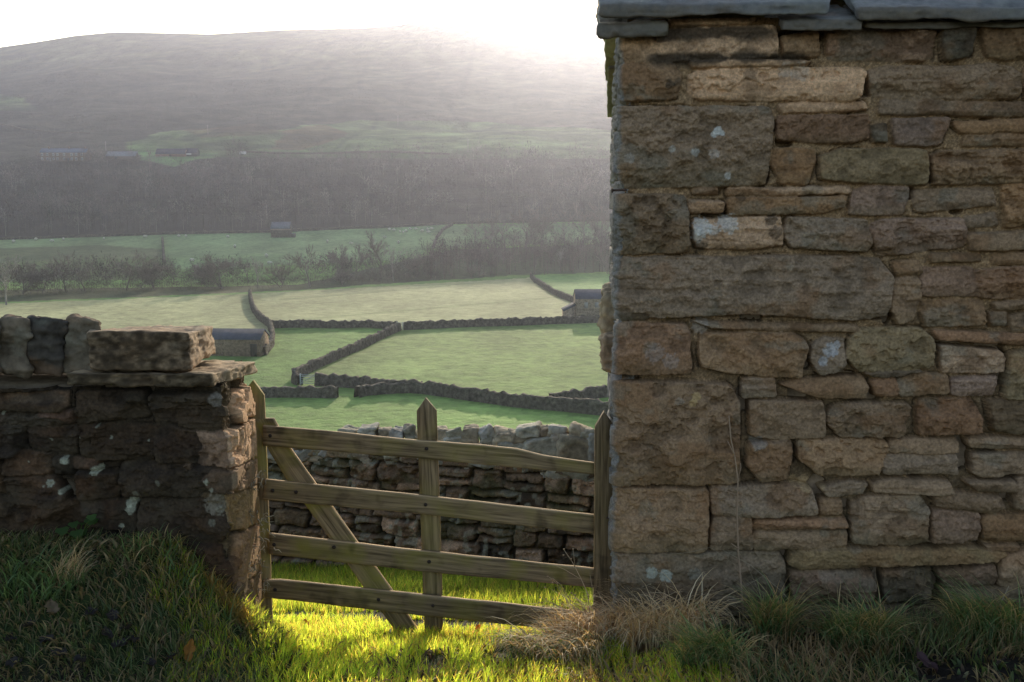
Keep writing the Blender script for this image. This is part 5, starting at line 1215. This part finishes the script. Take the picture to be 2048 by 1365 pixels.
tuft('dry_grass_tuft', 'arching straw grass tuft at the foot of the barn wall, right of the corner heap', 'dry grass', gp(1335, 1280), 650, .44, .20, 12, ST, (.5, 1.2), heading=-1.3, hs=1.2, mat=M_STRAW, droop=1.3)
tuft('dry_grass_tuft', 'flattened straw spilling onto the sunlit lawn left of the barn corner', 'dry grass', gp(1120, 1325), 600, .36, .22, 13, ST + GR[:2], (.8, 1.3), heading=-2.4, hs=.7, mat=M_STRAW, droop=.9)
tuft('dry_grass_tuft', 'sunlit golden grass tuft at the foot of the left wall end', 'dry grass', gp(462, 1215), 420, .13, .09, 14, [(.42, .27, .08), (.34, .24, .08), (.30, .26, .08)], (.1, .8), heading=-1.8, hs=1.0, mat=M_STRAW)
tuft('dry_grass_tuft', 'wispy grey-brown grass hanging from the left wall end beside the gate upright', 'dry grass', gp(500, 1175), 170, .26, .06, 15, [(.33, .27, .19), (.26, .21, .15)], (.2, .9), heading=-1.5, hs=1.2, mat=M_STRAW, wr=(.003, .0045), droop=1.4)
tuft('dry_grass_tuft', 'pale dead grass tuft on the shaded left bank', 'dry grass', gp(135, 1165), 130, .24, .06, 16, ST, (.4, 1.2), heading=-.2, hs=.7, mat=M_STRAW, wr=(.003, .005))
tuft('grass_tussock', 'large green tussock at the far right foot of the barn wall', 'grass tussock', gp(1985, 1285), 1100, .40, .16, 21, GR, (.5, 1.2), heading=-2.6, hs=.9, group='tussocks along the barn foot')
tuft('grass_tussock', 'drooping green tussock below the middle of the barn wall', 'grass tussock', gp(1720, 1300), 900, .35, .14, 22, GR, (.4, 1.2), heading=-2.0, hs=1.3, group='tussocks along the barn foot')
tuft('grass_tussock', 'upright yellowing tussock beside the tall dead stem', 'grass tussock', gp(1545, 1285), 560, .38, .08, 23, GR + [(.36, .25, .13)], (.3, 1.0), heading=-1.6, hs=1.2, group='tussocks along the barn foot')
tuft('grass_tussock', 'low green tussock right of the straw heap', 'grass tussock', gp(1420, 1335), 700, .32, .12, 24, GR, (.5, 1.2), heading=-2.2, hs=1.2, group='tussocks along the barn foot')
tuft('grass_tussock', 'coarse dark tussock on the left bank under the wall', 'grass tussock', gp(90, 1175), 260, .18, .16, 25, GR[:3], (.5, 1.2), heading=-.8, hs=1.0, group='tussocks on the left bank')
tuft('grass_tussock', 'tall fringe of grass at the foot of the left wall corner', 'grass tussock', gp(360, 1150), 300, .17, .22, 26, GR, (.3, 1.0), heading=-1.2, hs=1.0, group='tussocks on the left bank')

def stem_plant(name, label, cat, lines, col, rad, parts=None, D=4.5):
    p0 = P(*lines[0][0], D); root = tag(empty(name, p0), label, cat); inv = -np.array(root.location)
    b = MB()
    for ln in lines[:1]: b.tube([P(x, y, D + .01 * math.sin(x)) for x, y in ln], np.linspace(rad, rad * .5, len(ln)), 5, col)
    o = b.build('stem', M_TWIG, root); o.location = inv
    for ln in lines[1:]:
        b = MB(); b.tube([P(x, y, D + .012 * math.sin(x * .7)) for x, y in ln], np.linspace(rad * .55, rad * .3, len(ln)), 4, col); o = b.build('twig', M_TWIG, root); o.location = inv
    for (x, y, r) in parts or ():
        b = MB(); b.tube([P(x - r, y, D), P(x, y + .5, D), P(x + r, y, D)], [r * .001, r * .0022, r * .001], 5, (.33, .22, .13)); o = b.build('seed_head', M_TWIG, root); o.location = inv
stem_plant('dead_weed', 'tall thin dead brown stem standing against the barn wall', 'plant', [[(1487,1240),(1483,1175),(1477,1110),(1474,1030),(1476,960),(1470,915),(1462,880),(1458,832)], [(1476,960),(1482,935),(1481,927)], [(1470,912),(1455,882)], [(1475,992),(1450,981)], [(1477,1098),(1462,1087)]], (.36, .25, .17), .0052, D=4.50)
seeds = [(1128,1098,2),(1146,1098,2),(1127,1110,2),(1142,1118,2),(1095,1153,2),(1106,1158,2),(1105,1165,2),(1115,1166,2),(1090,1175,2),(1143,1186,2),(1080,1195,2),(1092,1198,2),(1078,1206,2),(1105,1199,2),(1120,1200,2),(1150,1190,2),(1066,1228,2),(1076,1235,2)]
stem_plant('dead_umbel', 'spindly dead seed-head stalks catching light in front of the right gate upright', 'plant', [[(1182,1250),(1176,1190),(1163,1160),(1145,1125),(1128,1100)], [(1150,1135),(1146,1098)], [(1178,1240),(1140,1200),(1108,1162),(1095,1152)], [(1140,1200),(1122,1170),(1106,1158)], [(1172,1245),(1120,1215),(1080,1196)], [(1120,1215),(1098,1202),(1078,1206)], [(1165,1250),(1110,1236),(1066,1228)], [(1163,1160),(1130,1140),(1112,1132)], [(1180,1245),(1160,1205),(1143,1186)], [(1185,1245),(1187,1190),(1180,1150)]], (.42, .30, .19), .0026, seeds, D=4.52)
stem_plant('dead_weed', 'thin dead grass stalks crossing the lowest barn stones beside the tall stem', 'plant', [[(1620,1245),(1560,1180),(1500,1130),(1445,1100)], [(1560,1250),(1520,1190),(1490,1120),(1470,1098)], [(1400,1240),(1440,1200),(1500,1165),(1520,1160)], [(1440,1200),(1480,1180),(1530,1150)], [(1680,1250),(1600,1215),(1540,1205)], [(1330,1110),(1380,1105),(1420,1095),(1470,1130)]], (.34, .27, .18), .0022, D=4.50)
stem_plant('dead_weed', 'pale dead stalks leaning at the right edge of the barn foot', 'plant', [[(1950,1300),(1985,1240),(2018,1172)], [(1990,1240),(1950,1215),(1930,1205)], [(1925,1310),(1925,1230)], [(1830,1330),(1835,1270)], [(1700,1300),(1660,1240),(1625,1200)]], (.36, .29, .2), .0026, D=4.36)
stem_plant('dead_weed', 'fine dark branching dead weed against the barn wall right of the square block', 'plant', [[(1835,1320),(1828,1240),(1826,1180),(1832,1140)], [(1828,1215),(1812,1170),(1805,1140)], [(1827,1200),(1850,1160),(1848,1135)], [(1800,1310),(1796,1230),(1792,1150)]], (.10, .08, .06), .0024, D=4.44)
def creeper():
    root = tag(empty('dead_creeper', P(498, 1080, 4.45)), 'pale dead creeper roots clinging to the left wall end beside the gate', 'plant'); inv = -np.array(root.location); rng = np.random.RandomState(3)
    for (cx, cy, n, s) in ((500,955,14,20),(490,1022,6,12),(512,1040,14,16),(505,1085,10,14),(478,1130,18,20),(505,1110,14,18),(515,1165,14,16)):
        for _ in range(n):
            x, y = cx + rng.normal(0, s * .5), cy + rng.normal(0, s * .6); ln = [(x, y)]
            for _ in range(3): x += rng.normal(0, 4); y += rng.uniform(-3, 9); ln.append((x, y))
            D = 4.0 + .6 * np.clip((cx - 450) / 70, 0, 1) + rng.uniform(-.03, .0)
            b = MB(); b.tube([P(u, v, D) + np.array((.03, 0, 0)) for u, v in ln], [.003, .0025, .002, .0012], 4, np.array((.42, .34, .24)) * rng.uniform(.6, 1.2))
            o = b.build('root', M_TWIG, root); o.location = inv
creeper()

def leaf_mesh(L, W, curl, col, seed):
    rng = np.random.RandomState(seed); n = 9; V = []; C = []
    for i in range(n):
        t = i / (n - 1); w_ = W * math.sin(math.pi * min(1, t * .97 + .03)) ** .7 * (1 + .25 * math.sin(t * 14 + seed)); zc = curl * t * t * L
        for s in (-1, -.5, 0, .5, 1): V.append((s * w_ / 2, (t - .5) * L, zc + abs(s) * W * .22 + .004 * rng.randn())); C.append(np.array(col) * (1 - .25 * (s == 0)) * rng.uniform(.8, 1.2))
    q = [(i * 5 + k, i * 5 + k + 1, (i + 1) * 5 + k + 1, (i + 1) * 5 + k) for i in range(n - 1) for k in range(4)]
    return mesh_raw('fallen_leaf', V, q, np.full(len(q), 4), C, smooth=True)
LV = [(378,1326,.085,.04,(.36,.17,.04),(1.1,.3,.5),'upright orange-brown dead leaf at the edge of the sunlit grass'), (612,1262,.05,.035,(.40,.13,.03),(.3,.2,1),'bright orange fallen leaf behind the brace in the sunlit grass'), (708,1258,.05,.03,(.30,.12,.04),(.5,.1,2),'small rust-coloured fallen leaf left of the middle upright'),
      (955,1272,.04,.03,(.42,.16,.04),(.4,.4,.2),'small orange fallen leaf right of the middle upright'), (1850,1350,.10,.07,(.10,.055,.06),(.1,.2,.6),'dark purple fallen leaf at the bottom right corner'), (105,1240,.07,.05,(.22,.16,.10),(.2,.1,.7),'tan fallen leaf on the shaded bank')]
for i, (x, y, L, W, c, r, lab) in enumerate(LV):
    p = gp(x, y); p[2] = float(H(p[0], p[1])) + .02 + (.03 if r[0] > 1 else .015); o = obj('fallen_leaf', leaf_mesh(L, W, .25, c, i), M_STRAW); o.location = p; o.rotation_euler = r; tag(o, lab, 'leaf', 'fallen leaves')
dk = [leaf_mesh(.06, .045, .15, (.055, .045, .042), 30 + k) for k in range(3)]; rng = np.random.RandomState(8)
for (x, y) in [(255,1275),(240,1310),(215,1290),(60,1270),(30,1345),(160,1340),(120,1325),(300,1345),(95,1300),(185,1245),(225,1250),(20,1300),(345,1335),(265,1300)]:
    p = gp(x, y); p[2] = float(H(p[0], p[1])) + .03; o = obj('fallen_leaf', dk[rng.randint(3)], M_STRAW); o.location = p; o.rotation_euler = (rng.uniform(-.3, .3), rng.uniform(-.3, .3), rng.uniform(0, 6.28)); tag(o, 'wet dark fallen leaf lying on the shaded left bank', 'leaf', 'dark fallen leaves on the bank')
def weed(at, label, seed, n, s, yellow=False):
    rng = np.random.RandomState(seed); root = tag(empty('leafy_weed', at), label, 'plant', 'weeds under the left wall')
    for i in range(n):
        a = rng.uniform(0, 6.28); r = rng.uniform(.02, .09) * s; hh = rng.uniform(.03, .13) * s; c = (.30, .26, .03) if yellow and i == 0 else np.array((.085, .15, .055)) * rng.uniform(.7, 1.3)
        b = MB(); k = 9; R = rng.uniform(.018, .032) * s; ctr = np.array((r * math.cos(a), r * math.sin(a), hh)); V = [ctr]
        for j in range(k): t = 2 * math.pi * j / k; rr = R * (1 + .22 * math.cos(3 * t + seed)); V.append(ctr + np.array((rr * math.cos(t), rr * math.sin(t) * .8, .4 * rr * math.sin(t) + .2 * rr * abs(math.cos(t)))))
        b.add(V, [(0, 1 + j, 1 + (j + 1) % k) for j in range(k)], c); lf = b.build('leaf', M_GRASS, root, True)
        b = MB(); b.tube([(0, 0, -.02), ctr * np.array((.5, .5, .7)), ctr], .0018, 4, (.1, .14, .05)); b.build('stalk', M_GRASS, lf)
for (x, y, lab, sd_, n, s, ye) in ((14,1068,'leafy green weed with one yellow leaf at the far left under the wall',1,12,1.2,True), (70,1052,'leafy green weed under the wall, second from the left edge',2,9,1.0,False), (160,1085,'low leafy weed on the bank below the pale lichen',3,8,.9,False), (186,1078,'small upright weed right of the low leafy one',4,5,.9,False)):
    p = gp(x, y); p[2] = float(H(p[0], p[1])); weed(p, lab, sd_, n, s, ye)



# ------------------------------------------------------------------ haze lying in the valley
def build_haze():
    m, nt, N, L = newmat('valley_haze')
    out = N.new('ShaderNodeOutputMaterial'); v = N.new('ShaderNodeVolumeScatter')
    v.inputs['Color'].default_value = (0.62, 0.70, 1.0, 1); v.inputs['Density'].default_value = 0.00018; v.inputs['Anisotropy'].default_value = 0.50
    v2 = N.new('ShaderNodeVolumeScatter'); v2.inputs['Color'].default_value = (1.0, 0.86, 0.70, 1); v2.inputs['Density'].default_value = 0.000062; v2.inputs['Anisotropy'].default_value = 0.85
    ad = N.new('ShaderNodeAddShader'); L.new(v.outputs[0], ad.inputs[0]); L.new(v2.outputs[0], ad.inputs[1]); L.new(ad.outputs[0], out.inputs['Volume'])
    b = MB(); b.box(-1600, 1600, 11, 1650, -40, 275)
    o = b.build('haze', m); tag(o, kind='stuff')
build_haze()

# ------------------------------------------------------------------ light, sky, camera
w = bpy.data.worlds.new('World'); scene.world = w; w.use_nodes = True
nt = w.node_tree; bg = nt.nodes['Background']
sky = nt.nodes.new('ShaderNodeTexSky'); sky.sky_type = 'NISHITA'; sky.sun_disc = False
sky.sun_elevation = math.radians(SUN_EL); sky.sun_rotation = math.radians(SUN_AZ)
sky.altitude = 250; sky.air_density = 1.0; sky.dust_density = 1.6; sky.ozone_density = 1.0
hs = nt.nodes.new('ShaderNodeHueSaturation'); hs.inputs['Saturation'].default_value = 0.85
nt.links.new(sky.outputs[0], hs.inputs['Color']); nt.links.new(hs.outputs[0], bg.inputs[0]); bg.inputs[1].default_value = 0.26
sl = bpy.data.lights.new('sun', 'SUN'); sl.energy = 5.0; sl.angle = math.radians(0.5); sl.color = (1.0, 0.87, 0.69)
so = bpy.data.objects.new('sun', sl); COL.objects.link(so); so.location = (2, 10, 30)
az, el = math.radians(SUN_AZ), math.radians(SUN_EL)
sd = Vector((math.sin(az) * math.cos(el), math.cos(az) * math.cos(el), math.sin(el)))
so.rotation_euler = sd.to_track_quat('Z', 'Y').to_euler()

cam = bpy.data.cameras.new('camera'); cam.sensor_width = 36; cam.lens = F / 2048 * 36; cam.clip_start = 0.05; cam.clip_end = 8000
co = bpy.data.objects.new('camera', cam); COL.objects.link(co); co.location = (0, 0, EYE)
co.rotation_euler = (math.radians(90) - PHI, 0, 0)
scene.camera = co
scene.view_settings.view_transform = 'Standard'; scene.view_settings.look = 'None'
scene.view_settings.exposure = 0; scene.view_settings.gamma = 1
scene.cycles.use_denoising = True
scene.cycles.max_bounces = 6; scene.cycles.diffuse_bounces = 3; scene.cycles.volume_bounces = 1; scene.cycles.transparent_max_bounces = 8
scene.cycles.sample_clamp_indirect = 6
